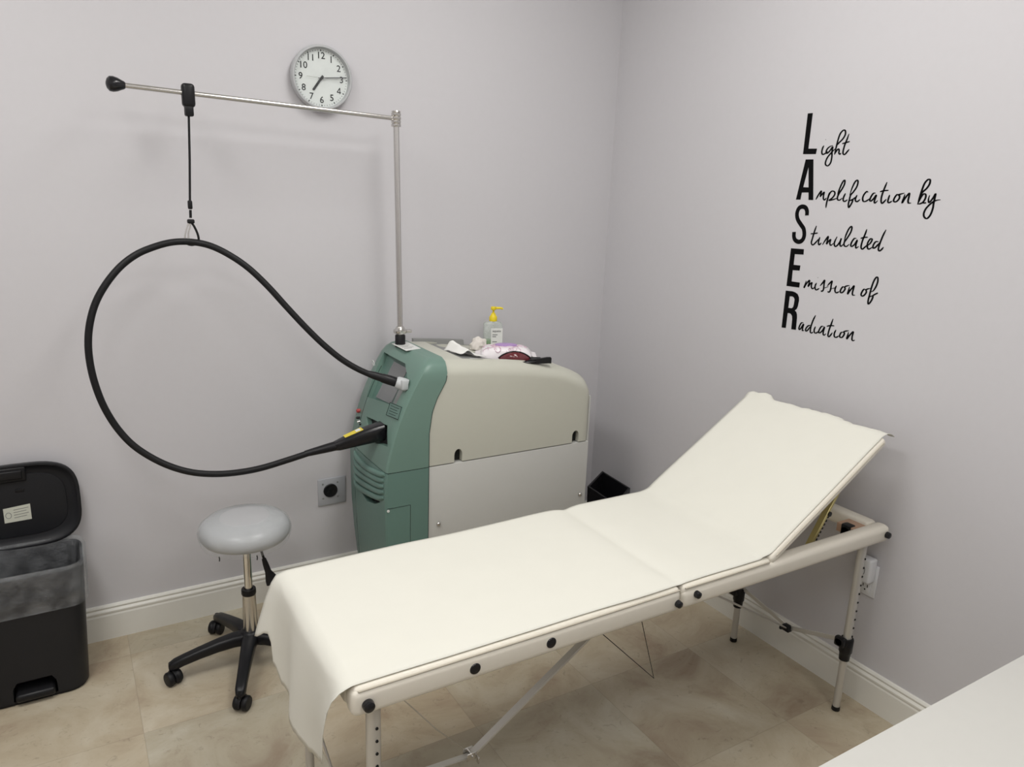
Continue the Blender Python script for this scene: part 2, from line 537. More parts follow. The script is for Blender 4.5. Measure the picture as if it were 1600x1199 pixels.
# legs: outer tube with holes, clamp, inner tube, foot
def leg(x, y, ztop, zc, name, holes=True, oval=.032):
    bm = BM()
    tube(bm, [(x, y, ztop), (x, y, zc)], oval / 2, 20, squash=.8)
    l = obj('leg', bm, ALU, table)
    if holes:
        z = ztop - .06
        k = 0
        while z > zc + .05 and k < 10:
            bm = BM()
            lathe(bm, [(0, .0016), (.0034, .0016), (.0034, -.003)], (x + .003, y - oval * .40, z), 12, 'Y')
            obj('height_hole', bm, DARK, l)
            z -= .031; k += 1
    bm = BM()
    lathe(bm, [(.0, .05), (.019, .05), (.021, .046), (.021, .0), (.018, -.004), (.0165, -.03), (0, -.03)], (x, y, zc - .01), 24)
    box(bm, x - .034, x - .012, y - .010, y + .026, zc + .012, zc + .045, .006)
    lathe(bm, [(0, .012), (.010, .012), (.012, .009), (.012, 0), (0, 0)], (x - .034, y + .008, zc + .030), 14, 'X')
    cl = obj('height_clamp', bm, BLACK, l)
    bm = BM(); tube(bm, [(x, y, zc), (x, y, .012)], .0118, 18)
    obj('inner_tube', bm, ALU, l)
    bm = BM(); lathe(bm, [(0, .016), (.0128, .016), (.0135, .002), (.012, 0), (0, 0)], (x, y, 0), 18)
    obj('foot_cap', bm, BLACK_SOFT, l)
    return l
leg(-.118, -1.566, .625, .235, 'leg')
leg(-.122, -1.113, .625, .190, 'leg', holes=False)
leg(-1.757, -1.568, .625, .225, 'leg')
leg(-1.765, -1.09, .625, .290, 'leg', holes=False)
def flat_bar(bm, a, b, w=.016, t=.005):
    a, b = Vector(a), Vector(b)
    d = b - a
    z = d.normalized()
    s = z.cross(Vector((0, 1, 0)))
    if s.length < .1: s = z.cross(Vector((0, 0, 1)))
    s.normalize(); q = z.cross(s)
    Mm = Matrix((s, q, z)).transposed().to_4x4()
    add_box(bm, (a + b) / 2, (t, w, d.length), .0015, 1, Mm)
bm = BM(); flat_bar(bm, (-.12, -1.555, .262), (-.12, -1.345, .188)); flat_bar(bm, (-.120, -1.125, .232), (-.12, -1.345, .188)); obj('leg_brace', bm, ALU, table)
bm = BM(); flat_bar(bm, (-.125, -1.34, .186), (-.84, -1.34, .62), .018); obj('strut', bm, ALU, table)
bm = BM(); add_box(bm, (-.126, -1.342, .188), (.022, .030, .022), .003); add_box(bm, (-.142, -1.336, .194), (.030, .010, .014), .003); obj('brace_joint', bm, BLACK, table)
bm = BM(); flat_bar(bm, (-1.757, -1.555, .255), (-1.757, -1.34, .190)); flat_bar(bm, (-1.765, -1.10, .32), (-1.757, -1.34, .190)); obj('leg_brace', bm, ALU, table)
bm = BM(); flat_bar(bm, (-1.398, -1.34, .171), (-.73, -1.34, .615), .024, .007); obj('strut', bm, ALU, table)
bm = BM(); flat_bar(bm, (-1.398, -1.34, .171), (-1.75, -1.34, .190), .020, .005); obj('strut', bm, ALU, table)
bm = BM()
add_box(bm, (-1.40, -1.352, .176), (.030, .004, .022), .001, 1); add_box(bm, (-1.40, -1.328, .176), (.030, .004, .022), .001, 1)
lathe(bm, [(0, .036), (.004, .036), (.004, 0), (0, 0)], (-1.398, -1.322, .176), 12, 'Y')
add_box(bm, (-1.385, -1.36, .166), (.004, .012, .020), .001, 1)
obj('strut_hinge', bm, STEEL, table)
# thin tension wires
for pts in ([(-1.168, -1.34, .615), (-.747, -1.34, .190), (-.885, -1.34, .615)], [(-1.745, -1.34, .615), (-1.577, -1.34, .393), (-1.501, -1.34, .292), (-1.40, -1.34, .178)]):
    bm = BM(); tube(bm, pts, .0016, 6); obj('tension_wire', bm, BLACK if pts[1][0] > -1 else STEEL, table)
# under frame so that the struts are carried
bm = BM(); box(bm, -.90, -.70, YN + .04, YF - .04, .607, .627, .003); obj('cross_member', bm, ALU, table)
bm = BM(); box(bm, -1.20, -1.15, YN + .04, YF - .04, .607, .627, .003); obj('cross_member', bm, ALU, table)
# backrest ratchet
for yy in (-1.525, -1.125):
    bm = BM()
    a, b = Vector((-.235, yy, .800)), Vector((-.345, yy, .622))
    flat_bar(bm, a, b, .020, .010)
    obj('backrest_prop', bm, BRASS, table)
    bm = BM()
    d = (b - a).normalized()
    nrm = Vector((d.z, 0, -d.x))
    if nrm.x < 0: nrm = -nrm
    for k in range(9):
        add_box(bm, a + d * (.085 + k * .013) + nrm * .008, (.007, .022, .007), .001, 1)
    lathe(bm, [(0, .026), (.008, .026), (.008, 0), (0, 0)], tuple(a + d * .075 + nrm * .006 + Vector((0, .013, 0))), 14, 'Y')
    obj('prop_teeth', bm, BLACK, table)
# wooden corner blocks and leg pivots at the head end
for yy, s in ((-1.552, 1), (-1.098, -1)):
    bm = BM(); box(bm, -.145, -.083, min(yy, yy + s * .07), max(yy, yy + s * .07), .630, .660, .003); obj('corner_block', bm, WOOD, table)
    bm = BM(); lathe(bm, [(0, .03), (.012, .03), (.014, .024), (.014, 0), (0, 0)], (-.150, yy + s * .035, .642), 16, 'X'); box(bm, -.15, -.12, yy + s * .035 - .016, yy + s * .035 + .016, .622, .664, .004); obj('leg_pivot', bm, BLACK, table)
# black knobs along the near rail
for (x, r, h, z) in ((-1.780, .0125, .016, .646), (-1.535, .0130, .004, .647), (-1.336, .0130, .004, .650), (-.945, .0098, .014, .645), (-.880, .0098, .014, .655), (-.036 - .020, .0105, .014, .646)):
    bm = BM()
    lathe(bm, [(r, 0), (r * 1.02, h * .4), (r * .92, h * .85), (r * .6, h), (0, h)], (x, YN + .001, z), 24, 'Y')
    obj('knob', bm, BLACK_GLOSS, table)

# ------------------------------------------------------------------ paper sheet on the table
def paper():
    prof = []   # (x, z) centre line from the foot-end hem to the head-end hem, with 'k' the region
    top = .6874
    hang = [(-1.850, .40), (-1.848, .47), (-1.845, .55), (-1.839, .62), (-1.832, .66), (-1.823, .679)]
    flat = [(-1.805, top), (-1.76, top + .002), (-1.6, top + .003), (-1.45, top + .003), (-1.3, top + .003), (-1.15, top + .004), (-1.04, top + .006), (-.985, top + .0065), (-.952, top + .003), (-.927, top - .0016), (-.902, top + .003), (-.868, top + .0065), (-.80, top + .0055), (-.72, top + .005), (-.665, top + .0055), (-.632, top + .005), (-.612, top + .0055)]
    bk = []
    for s in (.026, .06, .14, .22, .3, .38, .46, .52, .548):
        q = H0 + e_ * s + n_ * .0335
        bk.append((q.x, q.z))
    end = [H0 + e_ * .566 + n_ * .030, H0 + e_ * .580 + n_ * .020, H0 + e_ * .588 + n_ * .006]
    ctrl = hang + flat + bk + [(q.x, q.z) for q in end]
    line = catmull([(x, 0, z) for x, z in ctrl], 3)
    nh = len(hang) * 3
    ne = len(end) * 3
    NV = 44
    y0, y1 = YF - .004, YN + .0145
    hem = [(-1.048, .515), (-1.065, .52), (-1.085, .540), (-1.11, .545), (-1.125, .48), (-1.16, .435), (-1.23, .425), (-1.30, .43), (-1.36, .415), (-1.40, .405), (-1.44, .410), (-1.475, .43), (-1.505, .48), (-1.54, .56), (-1.565, .635), (-1.584, .68)]
    bm = BM()
    rows = []
    L = len(line)
    for j in range(NV + 1):
        v = j / NV
        y = y0 + (y1 - y0) * v
        hz = interp(-y, [-a for a, b in hem], [b for a, b in hem]) + .008 * noise.noise(Vector((y * 45, 3, 1))) + .004 * noise.noise(Vector((y * 160, 7, 1)))
        row = []
        for i, q in enumerate(line):
            x, z = q.x, q.z
            yy = y
            if i < nh:       # squeeze the hanging part to the torn hem
                t = (nh - i) / nh
                zt = line[nh].z - t * (line[nh].z - hz)
                xx = interp(zt, [.40, .47, .55, .62, .66, .679, .69], [-1.850, -1.848, -1.845, -1.839, -1.832, -1.823, -1.805])
                wave = .012 * math.sin(y * 26 + 1.2) + .010 * noise.noise(Vector((y * 7, zt * 4, 2)))
                xx += wave * t - .008 * t * (1 - v)
                x, z = xx, zt
                yy = y + .03 * t * (.5 - v) * 0
                if v < .1: x -= .022 * t * (1 - v / .1)
            elif i >= L - ne - 2:
                t = (i - (L - ne - 2)) / (ne + 2)
                k = .011 * noise.noise(Vector((y * 14, 5.5, 0))) + .008 * noise.noise(Vector((y * 40, 1.5, 0)))
                cutb = .55 + .45 * (.5 + .5 * math.sin(y * 9 + 2.2))
                base = H0 + e_ * .548 + n_ * .0335
                x = base.x + (x - base.x) * cutb + k * t
                z = base.z + (z - base.z) * cutb + k * t
                if y > -1.16:      # far corner stands up a little
                    z += .022 * t * math.sin(min(1, (y + 1.16) / .10) * PI * .75)
                if v > .9:
                    x += .022 * t * (v - .9) / .1; z -= .010 * t * t * (v - .9) / .1
            else:
                z += .0010 * noise.noise(Vector((x * 9, y * 9, 0)))
                # relaxed edges
                if v > .86 and x < -.62: z -= max(0, z - top) * .95 * (v - .86) / .14
                if v < .03: z -= .003 * (1 - v / .03)
                yy = y + .003 * noise.noise(Vector((x * 5, 9 * v, 4)))
                if v > .9: yy = y + (.004 * noise.noise(Vector((x * 4.3, 1, 4)))) * (v - .9) / .1
            row.append(bm.verts.new((x, yy, z)))
        rows.append(row)
    for a, b in zip(rows, rows[1:]):
        for i in range(L - 1):
            bm.faces.new((a[i], a[i + 1], b[i + 1], b[i]))
    o = obj('paper_sheet', bm, PAPER, None, angle=80)
    tag(o, 'white disposable paper sheet with torn hem covering the treatment table', 'paper sheet')
    md = o.modifiers.new('thickness', 'SOLIDIFY'); md.thickness = .0007; md.offset = 0
    return o
paper()

# ------------------------------------------------------------------ counter in the foreground
CZ, CY = .750, -2.223
ctr = empty('counter', (-.9, CY - .3, 0), 'white laminate counter corner in the bottom right foreground', 'counter')
bm = BM(); box(bm, -1.90, -.002, CY - .60, CY, CZ - .03, CZ, .003, 2); obj('worktop', bm, COUNTER, ctr)
bm = BM(); box(bm, -1.86, -1.84, CY - .58, CY - .03, 0, CZ - .03, .001); obj('end_panel', bm, COUNTER, ctr)
bm = BM(); box(bm, -.06, -.04, CY - .58, CY - .03, 0, CZ - .03, .001); obj('end_panel', bm, COUNTER, ctr)
bm = BM(); box(bm, -1.84, -.06, CY - .055, CY - .035, .05, CZ - .03, .001); obj('back_panel', bm, COUNTER, ctr)

# ------------------------------------------------------------------ wall lettering (traced strokes in wall coordinates: y, z)
SCRIPT = {
    'ight': [[(-1.1297,1.845),(-1.1259,1.8366),(-1.1247,1.8246),(-1.1291,1.8168),(-1.1381,1.8192),(-1.1473,1.8258)], [(-1.1328,1.8641),(-1.1341,1.8635)], [(-1.1648,1.8439),(-1.155,1.8417),(-1.1458,1.8352),(-1.1415,1.8259),(-1.1463,1.8199),(-1.1553,1.8273),(-1.1645,1.8397),(-1.1642,1.8254),(-1.1662,1.8084),(-1.1646,1.7898),(-1.1559,1.78),(-1.1465,1.7832),(-1.1447,1.7918),(-1.1495,1.8062),(-1.1589,1.8179),(-1.1685,1.8278),(-1.1783,1.8359)], [(-1.1747,1.815),(-1.1778,1.8384),(-1.181,1.8617),(-1.1867,1.8814),(-1.197,1.8909),(-1.2039,1.8873),(-1.205,1.8757),(-1.1977,1.8628),(-1.1857,1.8516),(-1.1794,1.8434)], [(-1.1751,1.8158),(-1.1824,1.8291),(-1.1879,1.8323),(-1.1907,1.8272),(-1.191,1.8197),(-1.1952,1.8159),(-1.199,1.8195)], [(-1.2187,1.8784),(-1.2139,1.8605),(-1.2087,1.8442),(-1.2059,1.826),(-1.2074,1.8168),(-1.214,1.815),(-1.222,1.8239),(-1.2277,1.8304)], [(-1.1981,1.8487),(-1.2115,1.8515),(-1.2256,1.8548)]],
    'mplification': [[(-1.1263,1.6696),(-1.1339,1.6849),(-1.1432,1.6983),(-1.1432,1.6888),(-1.1415,1.6787)], [(-1.142,1.6787),(-1.1489,1.688),(-1.1555,1.6945),(-1.1545,1.6835),(-1.1557,1.6735),(-1.1607,1.6694),(-1.1673,1.6762)], [(-1.1772,1.6949),(-1.1739,1.6822),(-1.1707,1.662),(-1.17,1.6437)], [(-1.1731,1.6676),(-1.1755,1.6858),(-1.1832,1.6978),(-1.1941,1.697),(-1.1971,1.6881),(-1.1899,1.6771),(-1.1783,1.6686),(-1.193,1.6714),(-1.2092,1.6767)], [(-1.2098,1.6794),(-1.2095,1.6937),(-1.2147,1.7135),(-1.2215,1.7295),(-1.2275,1.7335),(-1.2285,1.7225),(-1.2229,1.7082),(-1.2139,1.6929),(-1.209,1.6802),(-1.2111,1.6718),(-1.2187,1.6706),(-1.2271,1.6771)], [(-1.237,1.6925),(-1.2326,1.6817),(-1.2315,1.6718),(-1.2372,1.6666),(-1.2477,1.6723)], [(-1.2535,1.6866),(-1.258,1.7087),(-1.2651,1.7272),(-1.2724,1.7341),(-1.2766,1.7282),(-1.2745,1.7133),(-1.265,1.6974),(-1.2566,1.6867),(-1.2544,1.6716),(-1.2532,1.6591),(-1.2559,1.6481),(-1.2618,1.6558),(-1.2666,1.6675),(-1.2655,1.674),(-1.2568,1.6695)], [(-1.2568,1.6695),(-1.266,1.6736),(-1.2759,1.6809)], [(-1.2802,1.6881),(-1.2764,1.6783),(-1.2771,1.6704),(-1.2833,1.6674),(-1.2932,1.6744)], [(-1.3176,1.6975),(-1.3119,1.6991),(-1.304,1.6894),(-1.3016,1.6781),(-1.3055,1.6691),(-1.3149,1.6697),(-1.3263,1.6778)], [(-1.3443,1.6952),(-1.3367,1.6943),(-1.3301,1.6839),(-1.3274,1.6734),(-1.3316,1.6706),(-1.3389,1.6767),(-1.3474,1.6894),(-1.3451,1.6769),(-1.3439,1.6687),(-1.3475,1.6652),(-1.3553,1.6727)], [(-1.3772,1.729),(-1.3731,1.7153),(-1.3692,1.7008),(-1.3661,1.6832),(-1.3672,1.6701),(-1.3714,1.6647),(-1.3777,1.6704),(-1.3837,1.6779)], [(-1.358,1.6994),(-1.3704,1.703),(-1.3866,1.7045)], [(-1.3926,1.6911),(-1.3903,1.6795),(-1.3899,1.6708),(-1.394,1.6673),(-1.4038,1.6726)], [(-1.4236,1.6903),(-1.4169,1.6923),(-1.4108,1.6843),(-1.4083,1.6742),(-1.4129,1.6703),(-1.4203,1.6734),(-1.4258,1.6818),(-1.4245,1.6896),(-1.421,1.6917),(-1.4306,1.6947),(-1.4397,1.6972)], [(-1.4419,1.6936),(-1.4396,1.6807),(-1.4371,1.6681),(-1.4421,1.678),(-1.4488,1.6895),(-1.4556,1.6969),(-1.4559,1.6868),(-1.4551,1.6741),(-1.4584,1.6681),(-1.4656,1.669)]],
    'by': [[(-1.487,1.6649),(-1.4892,1.682),(-1.4926,1.7043),(-1.4976,1.7258),(-1.5059,1.7369),(-1.5129,1.7359),(-1.5129,1.7239),(-1.5061,1.7114),(-1.4967,1.7019),(-1.4919,1.6918)], [(-1.4884,1.6694),(-1.4931,1.6849),(-1.4998,1.6954),(-1.5067,1.6942),(-1.5078,1.6838),(-1.5027,1.6726),(-1.4947,1.6675),(-1.4875,1.6663)], [(-1.5008,1.6712),(-1.5062,1.6699),(-1.5127,1.6707)], [(-1.519,1.6924),(-1.5176,1.6813),(-1.52,1.6724),(-1.5244,1.6746),(-1.5311,1.6858),(-1.5363,1.6969),(-1.5359,1.6832),(-1.5352,1.6694),(-1.5353,1.6543),(-1.5313,1.6361),(-1.5232,1.6256),(-1.5148,1.6284),(-1.5107,1.638),(-1.5138,1.6521),(-1.5232,1.6649),(-1.5345,1.6749),(-1.5438,1.679),(-1.5538,1.6806)]],
    'timulated': [[(-1.143,1.5831),(-1.1384,1.5657),(-1.1335,1.5402),(-1.1315,1.5251),(-1.1386,1.5185),(-1.1487,1.5275),(-1.1582,1.5396)], [(-1.1236,1.5552),(-1.1385,1.5571),(-1.1522,1.5598)], [(-1.1625,1.5468),(-1.1597,1.5306),(-1.1629,1.5208),(-1.1718,1.5281)], [(-1.1768,1.5221),(-1.1851,1.537),(-1.1948,1.5512),(-1.1934,1.5353),(-1.1923,1.5258),(-1.1992,1.5358),(-1.2056,1.5414),(-1.2044,1.5294),(-1.2093,1.5225),(-1.2176,1.5292)], [(-1.2286,1.5524),(-1.2235,1.5397),(-1.2214,1.5284),(-1.2269,1.5203),(-1.2349,1.5254),(-1.243,1.5389),(-1.2453,1.5484),(-1.2434,1.5367),(-1.2442,1.5257),(-1.2495,1.523),(-1.2577,1.5322)], [(-1.2576,1.5378),(-1.2603,1.5578),(-1.2676,1.579),(-1.2755,1.5884),(-1.279,1.5825),(-1.2758,1.5675),(-1.2653,1.5476),(-1.2584,1.5356),(-1.2601,1.5258),(-1.2686,1.5236),(-1.2781,1.5316)], [(-1.3009,1.5513),(-1.2931,1.5508),(-1.286,1.5398),(-1.2838,1.5287),(-1.288,1.5251),(-1.2968,1.5319),(-1.3047,1.5466),(-1.3022,1.5323),(-1.3041,1.5211),(-1.3129,1.527)], [(-1.3326,1.5829),(-1.3297,1.5688),(-1.3237,1.5469),(-1.3215,1.5273),(-1.3267,1.5194),(-1.335,1.5262),(-1.3411,1.5331)], [(-1.3154,1.5528),(-1.3269,1.5566),(-1.3406,1.5584)], [(-1.3438,1.5312),(-1.3534,1.5422),(-1.3565,1.5524),(-1.3503,1.5537),(-1.3434,1.5419),(-1.3433,1.529),(-1.3494,1.5213),(-1.3617,1.5287)], [(-1.3798,1.5471),(-1.3699,1.5459),(-1.3635,1.5348),(-1.365,1.526),(-1.3727,1.5296),(-1.3841,1.5449)], [(-1.3986,1.5853),(-1.3915,1.5664),(-1.3848,1.5407),(-1.3829,1.5246),(-1.3875,1.5189),(-1.3946,1.5245),(-1.3994,1.5317)]],
    'mission': [[(-1.1317,1.3947),(-1.1279,1.3784),(-1.1265,1.3698),(-1.133,1.384),(-1.1446,1.3984),(-1.144,1.3854),(-1.1422,1.3765),(-1.149,1.386),(-1.1557,1.3909),(-1.1547,1.38),(-1.1584,1.3721),(-1.1632,1.3714),(-1.1702,1.3789)], [(-1.1741,1.3923),(-1.1703,1.3819),(-1.1718,1.3725),(-1.1773,1.3689),(-1.1879,1.3753)], [(-1.1759,1.4109),(-1.1775,1.4105)], [(-1.1899,1.3843),(-1.1977,1.3951),(-1.2046,1.4054),(-1.2043,1.3926),(-1.2051,1.3796),(-1.2037,1.3704),(-1.1985,1.3668),(-1.1965,1.3695)], [(-1.2053,1.378),(-1.2224,1.3859)], [(-1.218,1.3878),(-1.2258,1.3976),(-1.2338,1.4056),(-1.2326,1.3928),(-1.2325,1.3798),(-1.2303,1.3701),(-1.2251,1.3675),(-1.2231,1.3705)], [(-1.2326,1.379),(-1.248,1.385)], [(-1.2527,1.3928),(-1.2493,1.3819),(-1.2508,1.3728),(-1.2566,1.3693),(-1.2659,1.3744)], [(-1.2843,1.3918),(-1.2771,1.3916),(-1.2717,1.3836),(-1.2701,1.3754),(-1.2743,1.3716),(-1.2809,1.3757),(-1.2866,1.3854),(-1.2845,1.3921),(-1.2917,1.3967),(-1.3013,1.3992)], [(-1.302,1.3953),(-1.3003,1.3832),(-1.2986,1.3708),(-1.3043,1.3811),(-1.3113,1.3912),(-1.3177,1.4001),(-1.3169,1.3893),(-1.3154,1.3773),(-1.3181,1.37),(-1.3262,1.3708)]],
    'of': [[(-1.3633,1.3926),(-1.3549,1.3934),(-1.3493,1.3843),(-1.3474,1.3749),(-1.3522,1.3711),(-1.3592,1.3752),(-1.3646,1.385),(-1.3626,1.3925),(-1.3684,1.3963),(-1.3767,1.3994)], [(-1.3797,1.3882),(-1.388,1.3931),(-1.3952,1.4081),(-1.3982,1.4237),(-1.3961,1.4355),(-1.3909,1.4358),(-1.385,1.4247),(-1.3809,1.4076),(-1.3784,1.3893),(-1.377,1.375),(-1.3754,1.3605),(-1.377,1.3491),(-1.3828,1.3538),(-1.388,1.3649),(-1.3896,1.3751),(-1.3821,1.3744),(-1.3734,1.367)], [(-1.3862,1.3749),(-1.3949,1.3819),(-1.4052,1.3883)]],
    'adiation': [[(-1.1432,1.2489),(-1.1346,1.2463),(-1.1284,1.2328),(-1.1283,1.2231),(-1.1342,1.2252),(-1.1445,1.2439),(-1.1429,1.2313),(-1.1434,1.2209),(-1.1502,1.2229)], [(-1.1731,1.2448),(-1.1637,1.2408),(-1.1562,1.2296),(-1.1574,1.2218),(-1.1639,1.2253),(-1.1737,1.2409)], [(-1.1884,1.2826),(-1.1806,1.2624),(-1.1757,1.2389),(-1.1761,1.2221),(-1.1812,1.2188),(-1.1874,1.2235)], [(-1.194,1.244),(-1.1907,1.2316),(-1.1933,1.2226),(-1.2002,1.2222),(-1.2093,1.2293)], [(-1.2263,1.2498),(-1.2176,1.248),(-1.2107,1.2351),(-1.2099,1.2255),(-1.2166,1.2267),(-1.2241,1.2358),(-1.2299,1.2481),(-1.2277,1.2341),(-1.2284,1.2229),(-1.2333,1.2207),(-1.239,1.2268)], [(-1.2582,1.2813),(-1.2538,1.2618),(-1.2495,1.2437),(-1.2472,1.2243),(-1.2515,1.2183),(-1.2571,1.2242),(-1.2631,1.2345)], [(-1.2377,1.252),(-1.2513,1.257),(-1.2668,1.2586)], [(-1.2753,1.2463),(-1.2709,1.234),(-1.2726,1.2232),(-1.2795,1.2213),(-1.2892,1.2281)], [(-1.3043,1.2441),(-1.2957,1.2403),(-1.2921,1.2301),(-1.2952,1.2242),(-1.3033,1.2268),(-1.3087,1.2392),(-1.3053,1.2443),(-1.3134,1.2491),(-1.3235,1.2519)], [(-1.3228,1.247),(-1.3216,1.2355),(-1.3199,1.2234),(-1.3282,1.2366),(-1.3398,1.2515),(-1.3386,1.2366),(-1.3392,1.2258),(-1.3432,1.2219),(-1.35,1.2248)]],
}
INITIALS = {
    'L': [[(-1.0485,1.9516),(-1.0686,1.9517),(-1.0691,1.8368),(-1.104,1.8358),(-1.1021,1.8183),(-1.0501,1.8195)]],
    'A': [[(-1.0641,1.8017),(-1.0953,1.8012),(-1.116,1.6678),(-1.0971,1.6677),(-1.0931,1.6925),(-1.0655,1.6919),(-1.0635,1.668),(-1.0448,1.6675)], [(-1.0796,1.7767),(-1.0904,1.7092),(-1.0685,1.7098)]],
    'E': [[(-1.0504,1.5003),(-1.1048,1.5012),(-1.106,1.4828),(-1.0695,1.4813),(-1.0703,1.444),(-1.0992,1.4444),(-1.0986,1.4266),(-1.0695,1.4252),(-1.0708,1.3856),(-1.1062,1.3855),(-1.1063,1.3681),(-1.0515,1.3673)]],
    'R': [[(-1.0511,1.3504),(-1.079,1.3515),(-1.0927,1.3493),(-1.103,1.3447),(-1.1107,1.3339),(-1.1125,1.3222),(-1.1109,1.3021),(-1.1077,1.2926),(-1.1004,1.2855),(-1.1075,1.2816),(-1.1117,1.2732),(-1.1136,1.2625),(-1.1158,1.2186),(-1.0958,1.2175),(-1.0945,1.2534),(-1.0917,1.2651),(-1.0856,1.2712),(-1.0793,1.2728),(-1.0715,1.272),(-1.0719,1.2181),(-1.0534,1.2164)], [(-1.0711,1.3325),(-1.0831,1.3335),(-1.0902,1.3301),(-1.0936,1.3236),(-1.0933,1.3075),(-1.092,1.2973),(-1.0861,1.2914),(-1.0715,1.2913)]],
}
S_LINE = [(-1.0985,1.6158),(-1.0968,1.6299),(-1.0894,1.641),(-1.0747,1.6446),(-1.0616,1.6377),(-1.0567,1.6202),(-1.0632,1.6008),(-1.0798,1.5831),(-1.0926,1.5699),(-1.0985,1.5494),(-1.0943,1.5329),(-1.0813,1.5249),(-1.0655,1.5285),(-1.0568,1.5396),(-1.0543,1.5573)]

let = empty('wall_lettering', (0, -1.2, 1.6), 'black vinyl lettering spelling out the laser acronym on the right wall', 'wall lettering')
TH = .0008
def flat_poly(bm, pts):
    vs = [bm.verts.new((-TH, y, z)) for y, z in pts]
    return [bm.edges.new((vs[i], vs[(i + 1) % len(vs)])) for i in range(len(vs))]
def decal(name, bm, label=None):
    g = bm.faces[:]
    r = bmesh.ops.extrude_face_region(bm, geom=g)
    bmesh.ops.translate(bm, vec=(TH - .0001, 0, 0), verts=[v for v in r['geom'] if isinstance(v, bmesh.types.BMVert)])
    o = obj(name, bm, DECAL, let, smooth=False)
    if label: o['label'] = label
    return o
for ch, loops in INITIALS.items():
    bm = BM(); es = []
    for l in loops: es += flat_poly(bm, l)
    bmesh.ops.triangle_fill(bm, use_beauty=True, edges=es)
    decal('initial_letter', bm, 'bold black letter ' + ch)
def ribbon(bm, pts, w, taper=True):
    P = catmull([(0, y, z) for y, z in pts], 5) if len(pts) > 2 else [Vector((0, y, z)) for y, z in pts]
    n = len(P); prev = None
    for i, p in enumerate(P):
        d = (P[min(i + 1, n - 1)] - P[max(i - 1, 0)])
        if d.length < 1e-7: continue
        d.normalize()
        q = Vector((0, -d.z, d.y))
        # pen: heavier on down strokes, thin at the ends
        ww = w
        if taper:
            ww = w * (.72 + .40 * abs(d.z)) * (min(1, .45 + i / n * 5) * min(1, .45 + (n - 1 - i) / n * 5))
        a = bm.verts.new((-TH, p.y + q.y * ww / 2, p.z + q.z * ww / 2)); b = bm.verts.new((-TH, p.y - q.y * ww / 2, p.z - q.z * ww / 2))
        if prev: bm.faces.new((prev[0], a, b, prev[1]))
        prev = (a, b)
bm = BM(); ribbon(bm, S_LINE, .0150, False); decal('initial_letter', bm, 'bold black letter S')
for word, strokes in SCRIPT.items():
    bm = BM()
    for k, s in enumerate(strokes):
        ribbon(bm, s, .0052)
    decal('script_word', bm, 'thin black script reading ' + word)

# ------------------------------------------------------------------ wall clock
CX, CZc = -1.357, 2.027
clock = empty('wall_clock', (CX, 0, CZc), 'round wall clock with grey rim and black numerals', 'clock')
c0 = (CX, 0, CZc)
bm = BM(); lathe(bm, [(0, .001), (.098, .001), (.108, .006), (.1105, .016), (.1105, .030), (.109, .036), (.106, .039), (.102, .039), (.0995, .036), (.099, .024), (.099, .018), (0, .018)], c0, 72, 'Y'); obj('case', bm, RIM, clock)
bm = BM(); lathe(bm, [(0, .0195), (.0988, .0195), (.0988, .0182), (0, .0182)], c0, 64, 'Y'); dial = obj('dial', bm, DIAL, clock)
YD = -.0195
def dial_m(dx, dz, yoff=.0006):
    return Matrix.Translation((CX + dx, YD - yoff, CZc + dz)) @ Matrix.Rotation(PI / 2, 4, 'X')
for h in range(1, 13):
    bm = BM()
    a = math.radians(90 - 30 * h)
    Md = dial_m(.0745 * math.cos(a), .0745 * math.sin(a))
    if h == 4:
        for (xa, ya), (xb, yb) in (((.003, -.0108), (.003, .0108)), ((.003, .0100), (-.0075, -.0052)), ((-.0082, -.0052), (.0072, -.0052))):
            dv = Vector((xb - xa, yb - ya, 0)); nv = Vector((-dv.y, dv.x, 0)).normalized() * .0014
            A_, B_ = Vector((xa, ya, 0)), Vector((xb, yb, 0))
            prism(bm, [Md @ (A_ + nv), Md @ (B_ + nv), Md @ (B_ - nv), Md @ (A_ - nv)], (0, -.0003, 0))
    else:
        text_mesh(bm, str(h), .0315, Md, .0003, .00025)
    obj('numeral', bm, INK_BLACK, dial, smooth=False)
bm = BM()
for k in range(60):
    a = math.radians(6 * k)
    big = k % 5 == 0
    Mm = dial_m(.0925 * math.cos(a), .0925 * math.sin(a), .0004) @ Matrix.Rotation(a, 4, 'Z')
    add_box(bm, (0, 0, 0), (.0055 if big else .0042, .0034 if big else .0011, .0005), 0, 1, None)
    bmesh.ops.transform(bm, matrix=Mm, verts=bm.verts[-8:])
obj('minute_marks', bm, INK_BLACK, dial, smooth=False)
def hand(name, ang, l0, l1, w, yo, m):
    a = math.radians(90 - ang)
    bm = BM()
    add_box(bm, ((l0 + l1) / 2, 0, 0), (l1 - l0, w, .001), .0003, 1)
    bmesh.ops.transform(bm, matrix=dial_m(0, 0, yo) @ Matrix.Rotation(a, 4, 'Z'), verts=bm.verts[:])
    return obj(name, bm, m, clock)
hand('hour_hand', 216, -.010, .053, .0080, .003, INK_BLACK)
hand('minute_hand', 84, -.012, .093, .0030, .0055, INK_BLACK)
hand('second_hand', 91, -.055, .075, .0011, .0075, CHROME)
bm = BM(); lathe(bm, [(.005, .003), (.005, .010), (.003, .0115), (0, .0115)], (CX, YD, CZc), 20, 'Y'); obj('hub', bm, INK_BLACK, clock)
bm = BM(); lathe(bm, [(0, .0345), (.0995, .0345), (.0995, .0335), (0, .0335)], c0, 64, 'Y'); obj('glass', bm, GLASSM, clock)

